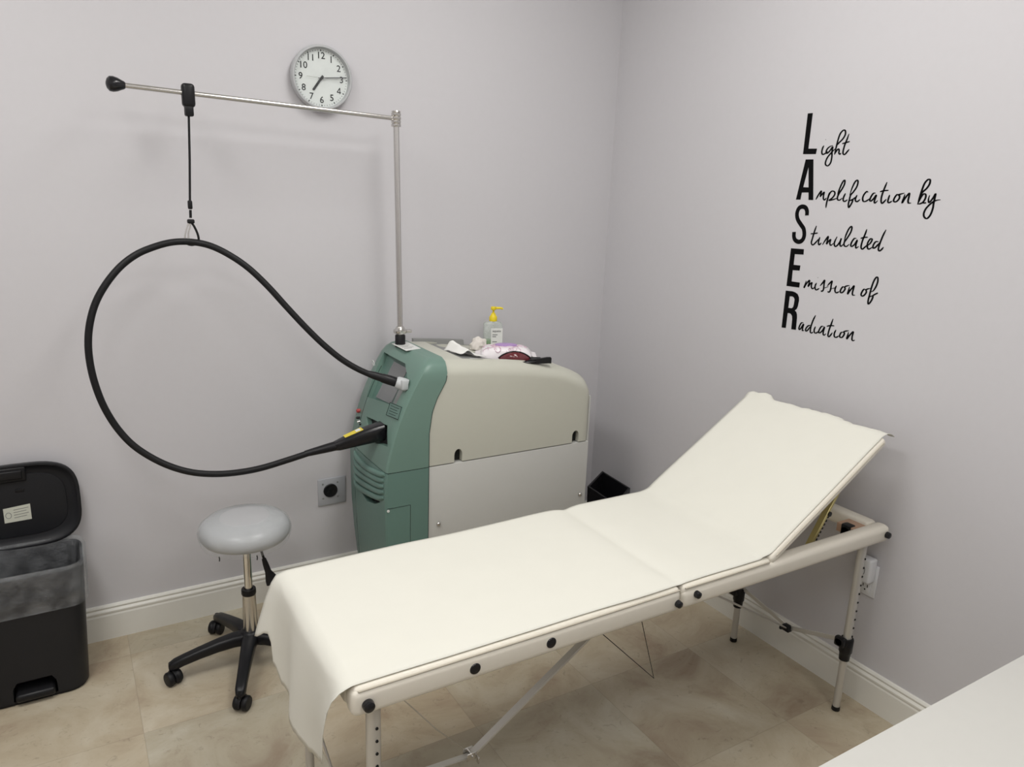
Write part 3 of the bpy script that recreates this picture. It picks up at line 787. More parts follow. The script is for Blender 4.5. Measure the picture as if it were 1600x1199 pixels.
# ------------------------------------------------------------------ wall outlets
t = empty('power_outlet', (-1.350, 0, .43), 'square grey plate with round black twist-lock socket beside the green machine', 'power outlet')
bm = BM(); box(bm, -1.408, -1.292, -.007, 0, .372, .488, .003, 2); obj('plate', bm, PLATE, t)
bm = BM(); lathe(bm, [(0, .004), (.0195, .004), (.0265, .006), (.029, .004), (.029, 0), (0, 0)], (-1.357, -.0065, .435), 36, 'Y'); so = obj('socket', bm, BLACK, t)
bm = BM()
for k in range(3):
    a = math.radians(90 + 120 * k)
    lathe(bm, [(0, .0052), (.0045, .0052), (.0045, .003)], (-1.357 + .011 * math.cos(a), -.0068, .435 + .011 * math.sin(a)), 10, 'Y')
obj('pin_slot', bm, DARK, so)
for dx, dz in ((-.031, .031), (.031, .031), (-.031, -.031), (.031, -.031)):
    bm = BM(); lathe(bm, [(.004, 0), (.0035, .0016), (0, .0016)], (-1.357 + dx, -.007, .435 + dz), 12, 'Y'); obj('screw', bm, INK, t)

t = empty('wall_outlet', (0, -1.53, .445), 'white outlet plate on the right wall behind the table leg', 'wall outlet')
bm = BM(); box(bm, -.006, 0, -1.566, -1.496, .387, .502, .0025, 2); obj('plate', bm, WALL_WHITE, t)
bm = BM(); box(bm, -.0085, -.005, -1.548, -1.514, .398, .436, .003, 2); so = obj('socket', bm, WALL_WHITE, t)
bm = BM()
for dy in (-.008, .008): box(bm, -.0091, -.0083, -1.531 + dy - .0012, -1.531 + dy + .0012, .416, .426)
lathe(bm, [(0, .0006), (.0028, .0006), (.0028, 0)], (-.0085, -1.531, .407), 10, M=Matrix.Rotation(-PI / 2, 4, 'Y'))
obj('pin_slot', bm, DARK, so)
t = empty('plug_adapter', (-.03, -1.535, .49), 'white plug-in adapter in the outlet behind the table leg', 'adapter')
bm = BM(); box(bm, -.045, -.0062, -1.560, -1.508, .445, .530, .007, 3); obj('body', bm, WALL_WHITE, t)
bm = BM()
arc = [(-.0455, -1.528 + .016 * math.sin(math.radians(a)) * .9, .488 + .020 * math.cos(math.radians(a))) for a in range(-10, -181, -17)]
tube(bm, arc, .0011, 6); obj('trim_line', bm, INK, t)
# ------------------------------------------------------------------ laser machine
YNEAR, YFAR = -.500, -.052
X_REAR = -.418
machine = empty('laser_machine', (-.87, -.276, 0), 'tall laser machine with green front and beige body by the back wall', 'laser machine')
def ztop(x): return interp(x, [-1.15, -1.03, -.9, -.75, -.62, -.54, -.48, -.445, -.418], [1.061, 1.055, 1.045, 1.030, 1.008, .986, .960, .942, .905])
ZSEAM = .672
def seam_x(z): return interp(z, [.055, .80, .88, .93, .965, .99, 1.02, 1.045, 1.068], [-1.143, -1.142, -1.131, -1.112, -1.092, -1.078, -1.073, -1.073, -1.070])
def body_section(x, z0, inset=0.0):
    """rounded-shoulder section of the body at x"""
    zt = ztop(x)
    r = .058
    yn, yf = YNEAR + inset, YFAR - inset
    side = [z for z in (.72, .78, .83, .87, .90, .93, .955) if z < zt - r * .92 - .004]
    lim = zt - r * .92 - .004
    while len(side) < 7: side.append(side[-1] + (lim - side[-1]) * .3)
    pts = [(x, yn, z0)] + [(x, yn, z) for z in side]
    for k in range(9):
        a = PI - k * PI / 2 / 8
        pts.append((x, yn + r + r * math.cos(a), zt - r * .92 + r * .92 * math.sin(a)))
    for k in range(9):
        a = PI / 2 - k * PI / 2 / 8
        pts.append((x, yf - r + r * math.cos(a), zt - r * .92 + r * .92 * math.sin(a)))
    pts += [(x, yf, z) for z in reversed(side)] + [(x, yf, z0)]
    # slight crown across the top
    return [(a, b, c + (.006 * (1 - ((b - (yn + yf) / 2) / ((yf - yn) / 2)) ** 2) if c > zt - .01 else 0)) for a, b, c in pts]
xs = [-1.0, -.9, -.8, -.72, -.66, -.60, -.55, -.51, -.48, -.455, -.438]
bm = BM()
secs = [[(seam_x(c) - .003, b, c) for a, b, c in body_section(-1.072, ZSEAM + .002)]] + [body_section(x, ZSEAM + .002) for x in xs]
for x, ins in ((-.427, .004), (-.420, .013), (-.418, .020)):
    secs.append(body_section(x, ZSEAM + .002, ins))
loft(bm, secs)
cover = obj('upper_cover', bm, BEIGE, machine)
# shallow tray in the top
def tray_floor(x): return ztop(x) - .010
tp = [(-.985, -.445), (-.985, -.105), (-.90, -.075), (-.66, -.075), (-.60, -.12), (-.575, -.30), (-.572, -.42), (-.59, -.452)]
bmc = BM(); loft(bmc, [[(x, y, tray_floor(x)) for x, y in tp], [(x, y, 1.2) for x, y in tp]]); cut(cover, bmc)
bm = BM()
v1 = [(x * .995 - .004, y * .995 - .0015, tray_floor(x) + .0012) for x, y in tp]
v0 = [(x * .995 - .004, y * .995 - .0015, tray_floor(x) - .003) for x, y in tp]
loft(bm, [v0, v1]); obj('tray', bm, TRAYM, machine, angle=20)
# raised grey rail along the far side of the tray
bm = BM(); loft(bm, [[(x, -.062, ztop(x) - .02), (x, -.062, ztop(x) + .009), (x, -.078, ztop(x) + .008), (x, -.082, ztop(x) - .02)] for x in (-1.02, -.94, -.86, -.79)]); obj('tray_rail', bm, TRAYM, machine)
# finger notches
for x in (-1.021, -.486):
    bmc = BM()
    prism(bmc, [(x + .0165 * math.cos(a), YNEAR - .02, ZSEAM + .030 + .022 * math.sin(a)) for a in [k * PI / 10 for k in range(11)]] + [(x - .0165, YNEAR - .02, ZSEAM - .01), (x + .0165, YNEAR - .02, ZSEAM - .01)], (0, .045, 0))
    cut(cover, bmc)
    bm = BM(); box(bm, x - .0163, x + .0163, YNEAR + .022, YNEAR + .0248, ZSEAM + .003, ZSEAM + .050); obj('finger_notch', bm, DARK, machine)
# lower enamel panels
bm = BM(); box(bm, -1.150, X_REAR + .002, YNEAR, YFAR, .085, ZSEAM - .002, .004, 2); low = obj('lower_panel', bm, GREY_PANEL, machine)
for x in (-1.099, -.445):
    bm = BM(); lathe(bm, [(.0085, 0), (.0085, .003), (.007, .006), (.003, .0085), (0, .0085)], (x, YNEAR, .438), 20, 'Y'); obj('panel_screw', bm, STEEL, low)
bm = BM(); box(bm, X_REAR + .002, X_REAR + .012, YNEAR + .015, YFAR - .015, .10, .86, .004); obj('rear_panel', bm, GREY_PANEL, machine)
bm = BM(); box(bm, -1.24, -.44, YNEAR + .03, YFAR - .03, .07, .09); obj('base_plate', bm, BLACK, machine)
for x, y in ((-1.2, -.44), (-1.2, -.12), (-.50, -.44), (-.50, -.12)):
    bm = BM(); lathe(bm, [(0, .016), (.030, .016), (.036, .010), (.036, -.010), (.030, -.016), (0, -.016)], (x, y, .036), 24, 'Y'); box(bm, x - .016, x + .016, y - .024, y + .024, .045, .073, .004); obj('caster', bm, BLACK, machine)

# green front
FZ = [.055, .17, .30, .42, .55, .63, .69, .74, .80, .85, .90, .95, .99, 1.02, 1.042, 1.058, 1.068]
FX = [-1.281, -1.293, -1.302, -1.308, -1.311, -1.311, -1.305, -1.294, -1.278, -1.261, -1.240, -1.216, -1.194, -1.176, -1.160, -1.142, -1.118]
def fx(z): return interp(z, FZ, FX)
def front_section(z):
    xf, xr = fx(z), seam_x(z)
    sh = 0.0
    zz = z - (1.068 - .055)
    if zz > 0: sh = .055 - math.sqrt(max(0, .055 ** 2 - zz ** 2)) if zz < .055 else .055
    yn, yf = YNEAR - .003 + sh, YFAR + .003 - sh
    low_t = max(0, (.35 - z) / .35) * .012
    return [(xr, yn, z), (xf + .030, yn - .000, z), (xf + .007, yn + .0015, z), (xf + .001, yn + .009, z), (xf - .001, yn + .05, z), (xf - .003, -.33, z), (xf - .002, -.215, z), (xf + .001, -.180, z),
            (xf + .006, -.160, z), (xf + .016 + low_t, yf - .035, z), (xf + .026 + low_t, yf - .010, z), (xf + .045 + low_t, yf, z), (xr, yf, z)]
def front_block(z0, z1, m, name):
    zl = [z0] + [z for z in FZ if z0 < z < z1] + [z1]
    bm = BM(); loft(bm, [front_section(z) for z in zl])
    return obj(name, bm, m, machine, angle=28)
hood = front_block(ZSEAM + .0015, 1.0680, GREEN, 'front_hood')
lowf = front_block(.055, ZSEAM - .0015, GREEN_DARK, 'lower_front')
# ---- screen recess
def on_face(y, z, off=0.0): return Vector((fx(z) - .002 + off, y, z))
def face_quad(q, off): return [on_face(y, z, off) for y, z in q]
rec = [(-.112, 1.030), (-.352, 1.030), (-.440, .985), (-.430, .905), (-.395, .893), (-.155, .866)]
fn = Vector((-.42, 0, 0))
depth = .030
def sloped(q, d):
    """points pushed d metres into the front, square to its slope"""
    n = Vector((.90, 0, -.43)).normalized()
    return [on_face(y, z) + n * d for y, z in q]
bmc = BM(); loft(bmc, [sloped(rec, -.02), sloped(rec, depth)]); cut(hood, bmc)
scr = [(-.205, 1.018), (-.338, 1.018), (-.338, .889), (-.195, .880)]
bm = BM(); loft(bm, [sloped(rec, depth - .0005), sloped(rec, depth + .002)]); scb = obj('screen_bezel', bm, GREEN_DARK, hood, angle=20)
bm = BM(); loft(bm, [sloped(scr, depth - .004), sloped(scr, depth - .0006)]); obj('screen', bm, SCREEN, hood, angle=20)
prt = [(-.348, .965), (-.425, .965), (-.418, .900), (-.35, .893)]
bm = BM(); loft(bm, [sloped(prt, depth - .003), sloped(prt, depth - .0004)]); obj('port_panel', bm, TRAYM, hood, angle=20)
# ---- handpiece slot
slot = [(-.228, .806), (-.424, .826), (-.470, .762), (-.300, .733)]
bmc = BM(); loft(bmc, [[on_face(y, z, -.03) for y, z in slot], [on_face(y, z, .075) for y, z in slot]]); cut(hood, bmc)
ins = [(-.2295, .8052), (-.4235, .8248), (-.4685, .7625), (-.3008, .7342)]
bm = BM(); loft(bm, [[on_face(y, z, .020) for y, z in ins], [on_face(y, z, .074) for y, z in ins]], cap=True); obj('slot_liner', bm, DARK, hood)
# ---- signs and marks on the hood
def face_plate(name, q, m, parent, th=.0012, out=.0006):
    bm = BM(); loft(bm, [face_quad(q, -out - .001), face_quad(q, .002)]); return obj(name, bm, m, parent, smooth=False)
sg = face_plate('warning_sign', [(-.385, .899), (-.484, .907), (-.492, .866), (-.392, .856)], GREEN_DARK, hood)
fr = face_quad([(-.385, .899), (-.484, .907), (-.492, .866), (-.392, .856)], -.0022)
bm = BM(); tube(bm, fr, .0009, 6, closed=True)
for k in range(4):
    a = fr[0].lerp(fr[3], .2 + k * .2); b = fr[1].lerp(fr[2], .2 + k * .2)
    tube(bm, [a.lerp(b, .15), a.lerp(b, .85 - .12 * (k % 2))], .0007, 5)
obj('sign_print', bm, INK_BLACK, sg, smooth=False)
bm = BM()
c = on_face(-.082, .975, .012)
tube(bm, [c + Vector((.004 * math.sin(a) * -1, .011 * math.cos(a), .013 * math.sin(a))) for a in [k * 2 * PI / 18 for k in range(18)]], .0014, 6, closed=True)
obj('round_emblem', bm, LABELW, hood)
def stud(y, z, r, m, name, h=.006, off=.003):
    bm = BM(); lathe(bm, [(r, -.004), (r, h * .7), (r * .7, h), (0, h)], tuple(on_face(y, z, off)), 14, M=Matrix.Rotation(-PI / 2, 4, 'Y'))
    return obj(name, bm, m, hood)
stud(-.125, .800, .008, RED, 'emergency_button', .010, .009)
stud(-.145, .778, .005, BLACK, 'key_switch', .010, .006)
stud(-.165, .768, .005, CHROME, 'key_switch', .008, .004)
stud(-.190, .765, .004, BLACK, 'indicator_button', .005, .001)
# white warning label on top of the hood
lb = [(-1.150, -.165), (-1.078, -.150), (-1.082, -.290), (-1.150, -.310)]
bm = BM(); prism(bm, [(x, y, 1.0680) for x, y in lb], (0, 0, .0009)); tl = obj('top_label', bm, LABELW, hood, smooth=False)
bm = BM()
for k in range(6):
    y = -.180 - k * .018
    box(bm, -1.142, -1.096 - .014 * (k % 2), y - .002, y + .002, 1.0685, 1.0693)
obj('label_print', bm, INK, tl, smooth=False)
# ---- louvres on the lower front
bmc = BM()
ov = [(-.185, .545), (-.24, .520), (-.32, .500), (-.40, .520), (-.455, .548), (-.40, .553), (-.32, .540), (-.25, .536)]
loft(bmc, [[on_face(y, z, -.02) for y, z in ov], [on_face(y, z, .03) for y, z in ov]]); cut(lowf, bmc)
bm = BM(); loft(bm, [[on_face(y, z, .022) for y, z in ov], [on_face(y, z, .029) for y, z in ov]]); obj('air_intake', bm, DARK, lowf)
for k in range(5):
    zl = .652 - .029 * k; zm = (.638, .617, .594, .568, .540)[k]; zr = .664 - .0215 * k
    pts = catmull([on_face(-.176, zl, .005), on_face(-.215, zl - .012, .001), on_face(-.33, zm, .000), on_face(-.44, (zm * .45 + zr * .55), .002), on_face(-.488, zr, .006)], 6)
    n = len(pts)
    bm = BM(); tube(bm, pts, [.0125 * (.55 + .45 * math.sin(PI * i / (n - 1)) ** .5) for i in range(n)], 12); obj('louvre', bm, GREEN_DARK, lowf)
# ---- seams: dark gaps
bm = BM()
tube(bm, [(fx(z) + .0035, -.170, z) for z in (.09, .2, .35, .5, .6, ZSEAM)], .0014, 6)
obj('panel_seam', bm, SEAM, lowf)
bm = BM(); tube(bm, [(fx(z) + .0035, -.170, z) for z in (ZSEAM + .002, .74, .80, .85, .90, .95, .985)], .0012, 6); obj('panel_seam', bm, SEAM, hood)
bm = BM(); box(bm, -1.300, -1.145, YNEAR - .0024, YNEAR + .01, ZSEAM - .0013, ZSEAM + .0013); obj('panel_seam', bm, SEAM, machine)
bm = BM(); box(bm, fx(ZSEAM) + .004, -1.145, YFAR - .01, YFAR + .0022, ZSEAM - .0013, ZSEAM + .0013); obj('panel_seam', bm, SEAM, machine)
bm = BM(); tube(bm, [(seam_x(z) + .0004, YNEAR - .0022, z) for z in (.10, .4, ZSEAM, .8, .88, .93, .965, .99, 1.01)], .0016, 6); obj('panel_seam', bm, SEAM, machine)
# service door on the near side of the lower front
bm = BM()
for a, b in (((-1.303, .538), (-1.214, .538)), ((-1.214, .538), (-1.214, .12))):
    tube(bm, [(a[0], YNEAR - .0024, a[1]), (b[0], YNEAR - .0024, b[1])], .0013, 6)
obj('door_gap', bm, SEAM, lowf)
bm = BM(); lathe(bm, [(.005, 0), (.005, .003), (0, .003)], (-1.3, YNEAR - .002, .530), 12, 'Y'); obj('door_catch', bm, LABELW, lowf)

# ---- hose pole
px, py = -1.122, -.185
bm = BM(); lathe(bm, [(0, -.02), (.020, -.02), (.020, .036), (.017, .040), (0, .040)], (px, py, 1.066), 24); obj('pole_socket', bm, BLACK, machine)
top = Vector((-1.140, -.190, 1.892))
b0 = Vector((px, py, 1.10))
bm = BM(); tube(bm, [b0, b0.lerp(top, .5), top], .0105, 20); pole = obj('pole', bm, STEEL, machine)
for q in (-.0068, .0068):
    pass
bm = BM(); tube(bm, [b0 + Vector((.002, -.0108, .01)), top + Vector((0, -.0108, -.02))], .0022, 8); obj('pole_groove', bm, CHROME, pole)
bm = BM(); lathe(bm, [(0, -.006), (.024, -.006), (.026, -.003), (.026, .006), (.020, .010), (.014, .020), (0, .020)], (px - .0003, py, 1.118), 28); box(bm, px + .012, px + .046, py - .009, py + .009, 1.112, 1.124, .003); obj('pole_collar', bm, STEEL, machine)
bm = BM()
prof = [(0, -.024)]
for k in range(4):
    z = -.024 + k * .0125
    prof += [(.0165, z), (.0175, z + .002), (.0175, z + .008), (.0150, z + .010)]
prof += [(.0165, .026), (.0150, .030), (0, .030)]
lathe(bm, prof, tuple(top), 26); obj('swivel_joint', bm, STEEL, machine)
ae = Vector((-2.030, -.200, 1.922))
bm = BM(); tube(bm, [top + Vector((0, 0, .004)), ae], .0078, 16); arm = obj('arm', bm, STEEL, machine)
d = (ae - top).normalized()
bm = BM()
tube(bm, [ae - d * .022, ae - d * .018, ae - d * .012, ae - d * .002, ae + d * .010, ae + d * .020, ae + d * .027, ae + d * .030], [.009, .012, .0145, .0195, .0225, .0215, .014, .004], 20)
obj('end_knob', bm, BLACK_GLOSS, arm)

# ---- slider with hanging strap
sl = top.lerp(ae, (1.834 - 1.140) / (2.03 - 1.14))
hs = empty('hanger_strap', sl, 'black strap with carabiner hanging from the steel arm', 'hanger strap')
bm = BM()
add_box(bm, sl + Vector((0, 0, -.006)), (.038, .034, .070), .010, 3)
add_box(bm, sl + Vector((-.0005, 0, -.050)), (.026, .026, .036), .005, 2)
obj('slide_clamp', bm, BLACK, hs)
c1 = sl + Vector((-.002, 0, -.066)); c2 = Vector((-1.8505, -.203, 1.582))
bm = BM(); tube(bm, [c1, c1.lerp(c2, .5) + Vector((.001, 0, 0)), c2], .0036, 10); obj('cord', bm, BLACK_SOFT, hs)
bm = BM(); add_box(bm, c2 + Vector((0, 0, -.004)), (.014, .012, .028), .004, 2); tube(bm, [c2 + Vector((0, 0, -.02)), c2 + Vector((-.001, 0, -.045))], .0042, 8); add_box(bm, c2 + Vector((-.001, 0, -.056)), (.022, .014, .014), .004, 2); obj('ferrule', bm, BLACK_SOFT, hs)
lp = [c2 + Vector(v) for v in ((-.002, 0, -.056), (.008, 0, -.072), (.017, .001, -.096), (.019, .002, -.116), (.010, .002, -.128), (-.004, 0, -.131), (-.018, 0, -.126), (-.021, 0, -.112))]
bm = BM(); tube(bm, catmull(lp, 6), .0036, 10); obj('loop', bm, BLACK_SOFT, hs)
ca = [c2 + Vector(v) for v in ((-.006, 0, -.060), (-.014, -.001, -.074), (-.020, -.001, -.094), (-.022, 0, -.112), (-.016, .001, -.120), (-.012, .001, -.110), (-.010, .001, -.090), (-.004, 0, -.070))]
bm = BM(); tube(bm, catmull(ca, 5, closed=True), .0026, 10, closed=True); obj('carabiner', bm, CHROME, hs)

# ------------------------------------------------------------------ delivery hose
hose = empty('laser_hose', (-1.6, -.3, 1.1), 'black looping hose hung from the strap and plugged into the green machine', 'hose')
con = on_face(-.414, .968)            # socket on the screen side
nrm = Vector((-.78, .40, .20)).normalized()
slp = on_face(-.400, .782)
HP = [(-1.244, -0.43, 0.987), (-1.331, -0.394, 1.017), (-1.402, -0.367, 1.059), (-1.466, -0.343, 1.116), (-1.524, -0.321, 1.18), (-1.581, -0.3, 1.25), (-1.637, -0.279, 1.321), (-1.692, -0.259, 1.38), (-1.747, -0.24, 1.422), (-1.801, -0.221, 1.45), (-1.856, -0.203, 1.461), (-1.914, -0.211, 1.46), (-1.968, -0.219, 1.446), (-2.019, -0.226, 1.424), (-2.067, -0.233, 1.388), (-2.11, -0.24, 1.338), (-2.143, -0.245, 1.283), (-2.164, -0.251, 1.224), (-2.175, -0.255, 1.162), (-2.176, -0.258, 1.096), (-2.168, -0.261, 1.027), (-2.15, -0.262, 0.953), (-2.12, -0.263, 0.881), (-2.08, -0.274, 0.821), (-2.025, -0.285, 0.77), (-1.967, -0.296, 0.733), (-1.906, -0.307, 0.709), (-1.837, -0.318, 0.697), (-1.767, -0.329, 0.696), (-1.695, -0.34, 0.704), (-1.61, -0.351, 0.723), (-1.522, -0.362, 0.744), (-1.445, -0.373, 0.758)]
P = catmull(HP, 8)
bm = BM(); tube(bm, P, .0108, 16); obj('hose', bm, BLACK_SOFT, hose)
a0, a1 = Vector(HP[0]), Vector(HP[1])
dd = (a1 - a0).normalized()
bm = BM(); tube(bm, [a0 - dd * .006, a0, a0 + dd * .018, a0 + dd * .045, a0 + dd * .05, a0 + dd * .075, a0 + dd * .10], [.016, .0175, .0175, .0165, .0150, .0140, .0108], 20); obj('cable_boot', bm, BLACK, hose)
bm = BM(); tube(bm, [a0 - dd * .046, a0 - dd * .034, a0 - dd * .010, a0 - dd * .004], [.022, .0235, .0225, .018], 20); add_box(bm, a0 - dd * .030 + Vector((-.002, -.014, .002)), (.026, .026, .036), .005); obj('plug', bm, PLUGM, hose)
# handpiece parked in the slot
b0_, b1_ = Vector(HP[-1]), Vector(HP[-2])
du = (b1_ - b0_).normalized()
bm = BM(); tube(bm, [b0_ + du * .11, b0_ + du * .09, b0_ + du * .055, b0_ + du * .02, b0_], [.0110, .0125, .0145, .0165, .017], 18); obj('strain_relief', bm, BLACK, hose)
tip = on_face(-.372, .782, .018)
ax = (tip - b0_).normalized()
sd = ax.cross(Vector((0, 0, 1))).normalized(); uu = sd.cross(ax)
def hsec(t, w, h, off=0.0):
    c_ = b0_ + ax * t + uu * off
    return [c_ + sd * x + uu * y for x, y in rrect(w, h, min(w, h) * .28, 4)]
Lh = (tip - b0_).length
bm = BM(); loft(bm, [hsec(-.006, .030, .030), hsec(.01, .036, .036), hsec(.05, .044, .046, .004), hsec(Lh * .62, .056, .058, .008), hsec(Lh * .9, .064, .064, .009), hsec(Lh, .066, .066, .009)])
hp = obj('handpiece', bm, BLACK_GLOSS, hose)
# yellow label on its upper face
def hp_pt(t, x): 
    hgt = interp(t, [.01, .05, Lh * .62, Lh], [.018, .027, .037, .042])
    return b0_ + ax * t + uu * (hgt + .0006) + sd * x
bm = BM(); q = [hp_pt(.035, -.014), hp_pt(.035, .010), hp_pt(Lh * .58, .013), hp_pt(Lh * .58, -.018)]; prism(bm, q, uu * .001); yl = obj('yellow_label', bm, YELLOW_L, hp, smooth=False); yl['label'] = 'yellow warning label'
bm = BM()
q = [hp_pt(Lh * .44, -.012), hp_pt(Lh * .44, .006), hp_pt(Lh * .54, .008), hp_pt(Lh * .54, -.014)]; prism(bm, [v + uu * .001 for v in q], uu * .0006)
obj('label_print', bm, LABELW, yl, smooth=False)

# ------------------------------------------------------------------ things on top of the machine
def top_z(x): return tray_floor(x) + .0014
# soap pump bottle
bx, by, bz = -.672, -.118, top_z(-.672) + .0
t = empty('soap_bottle', (bx, by, bz), 'clear soap bottle with yellow pump on the machine', 'soap bottle', rz=0)
def bsec(z, w, d_, r): return [(bx + x * .955 + y * .295, by - x * .295 + y * .955, bz + z) for x, y in rrect(w, d_, r, 5)]
bm = BM(); loft(bm, [bsec(0, .074, .036, .012), bsec(.003, .080, .042, .013), bsec(.102, .080, .042, .013), bsec(.109, .076, .038, .014), bsec(.113, .050, .030, .0145), bsec(.118, .027, .027, .0134)]); obj('bottle', bm, PETM, t)
bm = BM(); loft(bm, [bsec(.002, .070, .034, .012), bsec(.004, .075, .037, .013), bsec(.036, .075, .037, .013)]); obj('soap', bm, SOAP, t)
bm = BM(); lathe(bm, [(0, .116), (.0165, .116), (.0170, .120), (.0165, .134), (.013, .138), (.009, .146), (.008, .150), (.0042, .150), (.0042, .162), (.010, .163), (.0115, .166), (.0115, .174), (.010, .177), (0, .177)], (bx, by, bz), 24)
tube(bm, [(bx + .006, by - .001, bz + .171), (bx + .028, by - .010, bz + .171), (bx + .038, by - .014, bz + .168)], [.0055, .0048, .0042], 10); obj('pump', bm, YELLOW, t)
bm = BM(); tube(bm, [(bx, by, bz + .118), (bx + .002, by, bz + .02)], .0025, 8); obj('dip_tube', bm, LABELW, t)
R_b = Matrix.Translation((bx, by, bz)) @ Matrix.Rotation(-math.atan2(.295, .955), 4, 'Z')
bm = BM(); box(bm, -.012, .038, -.0222, -.0211, .010, .088, .0); bmesh.ops.transform(bm, matrix=R_b, verts=bm.verts[:]); lbm = obj('front_label', bm, LABELW, t, smooth=False)
bm = BM()
text_mesh(bm, 'equate', .0135, R_b @ Matrix.Translation((.012, -.0224, .076)) @ Matrix.Rotation(PI / 2, 4, 'X'), .0002, .0004)
for z, a, b in ((.060, -.012, .010), (.052, -.012, .004), (.030, -.012, .008)):
    nb = len(bm.verts); box(bm, a + .006, b + .006, -.0226, -.0220, z - .002, z + .002)
    bm.verts.ensure_lookup_table(); bmesh.ops.transform(bm, matrix=R_b, verts=bm.verts[nb:])
obj('label_print', bm, INK, lbm, smooth=False)
# pack of wipes
wz = top_z(-.725)
def blob_pack(cx, cy, cz, lx, ly, h, rz, ny=16, nx=26):
    bm = BM(); rows = []
    for j in range(ny + 1):
        row = []
        for i in range(nx + 1):
            u, v = i / nx * 2 - 1, j / ny * 2 - 1
            k = max(0, (1 - abs(u) ** 5)) ** .55 * max(0, (1 - abs(v) ** 4)) ** .4
            z = h * k + .004 * noise.noise(Vector((u * 5, v * 4, 3))) * k + .003 * math.sin(v * 14 + u) * max(0, abs(u) - .72) / .28 * k
            x = u * lx / 2 * (1 - .05 * abs(v) ** 2); y = v * ly / 2 * (1 - .05 * abs(u) ** 3)
            row.append(bm.verts.new((x, y, max(z, .0015))))
        rows.append(row)
    for a, b in zip(rows, rows[1:]):
        for i in range(nx): bm.faces.new((a[i], a[i + 1], b[i + 1], b[i]))
    bnd = [e for e in bm.edges if len(e.link_faces) == 1]
    r = bmesh.ops.extrude_edge_only(bm, edges=bnd)
    nv = [v for v in r['geom'] if isinstance(v, bmesh.types.BMVert)]
    for v in nv: v.co.z = 0
    bmesh.ops.contextual_create(bm, geom=[e for e in bm.edges if len(e.link_faces) == 1])
    M_ = Matrix.Translation((cx, cy, cz)) @ Matrix.Rotation(rz, 4, 'Z')
    bmesh.ops.transform(bm, matrix=M_, verts=bm.verts[:])
    return bm, M_
wx, wy, wr = -.730, -.330, math.radians(-28)
t = empty('wipes_pack', (wx, wy, wz), 'white and pink pack of wipes in front of the soap bottle', 'wipes')
bm, WM = blob_pack(wx, wy, wz, .215, .115, .046, wr)
for sx_ in (-1, 1):
    rws = []
    for j in range(13):
        y_ = -.050 + .100 * j / 12
        rws.append([bm.verts.new(WM @ Vector((sx_ * (.100 + .022 * i / 3), y_ * (1 + .06 * i / 3), .016 - .003 * i + (.004 * math.sin(y_ * 190) * i / 3)))) for i in range(4)])
    for a, b in zip(rws, rws[1:]):
        for i in range(3): bm.faces.new((a[i], a[i + 1], b[i + 1], b[i]))
obj('pack', bm, WIPES, t, angle=70)
def wtop(x, y):
    u, v = x / .1075, y / .0575
    return .046 * max(0, 1 - abs(u) ** 5) ** .55 * max(0, 1 - abs(v) ** 4) ** .4
bm = BM()
el = [(.044 * math.cos(a), .027 * math.sin(a)) for a in [k * 2 * PI / 28 for k in range(28)]]
loft(bm, [[WM @ Vector((x, y + .004, wtop(x, y) - .004)) for x, y in el], [WM @ Vector((x, y + .004, .0495)) for x, y in el], [WM @ Vector((x * .9, y * .88 + .004, .0512)) for x, y in el]]); obj('purple_flap', bm, PURPLE, t)['label'] = 'oval purple resealable flap'
bm = BM()
rnd = random.Random(3)
for k in range(46):
    x0, y0 = rnd.uniform(-.085, .085), rnd.uniform(-.048, .048)
    if (x0 / .05) ** 2 + (y0 / .033) ** 2 < 1: continue
    rr = rnd.uniform(.006, .013); a0_ = rnd.uniform(0, 6)
    pts = [(x0 + rr * math.cos(a0_ + s * .5), y0 + rr * .7 * math.sin(a0_ + s * .5)) for s in range(9)]
    tube(bm, [WM @ Vector((x, y, wtop(x, y) + .0006)) for x, y in pts], .0010, 5)
el2 = [(.052 * math.cos(a), .034 * math.sin(a) + .004) for a in [k * 2 * PI / 32 for k in range(32)]]
tube(bm, [WM @ Vector((x, y, wtop(x, y) + .0008)) for x, y in el2], .0011, 5, closed=True)
obj('swirl_print', bm, PINK, t)
# protective goggles
gx, gy, gz = -.712, -.440, top_z(-.70) + .002
t = empty('safety_goggles', (gx, gy, gz), 'dark red safety goggles with black frame in front of the wipes', 'goggles')
gr = math.radians(-27)
GM = Matrix.Translation((gx, gy, gz)) @ Matrix.Rotation(gr, 4, 'Z')
bm = BM(); secs = []
for i in range(15):
    s = -1 + 2 * i / 14
    w = math.cos(s * PI / 2 * .96)
    hgt = .006 + .034 * w ** .7
    x = -.035 + s * .062
    secs.append([GM @ Vector((x, -.020 * w + .010 - .004, .002)), GM @ Vector((x, -.032 * w + .010, .002 + hgt * .45)), GM @ Vector((x, -.022 * w + .012, .002 + hgt * .9)), GM @ Vector((x, -.004 * w + .014, .002 + hgt)), GM @ Vector((x, .016, .002))])
loft(bm, secs); obj('lens', bm, GOGGLE, t, angle=60)
bm = BM()
top_pts = [GM @ Vector((-.035 + s * .064, -.010 * math.cos(s * PI / 2 * .96) + .013, .008 + .034 * math.cos(s * PI / 2 * .96) ** .7)) for s in [-1 + k * .125 for k in range(17)]]
tube(bm, top_pts, .0030, 8)
tube(bm, [GM @ Vector(v) for v in ((-.06, -.020, .004), (-.02, -.031, .005), (.02, -.026, .007), (.045, -.020, .009))], .0042, 8)
obj('frame', bm, BLACK_GLOSS, t)
bm = BM()
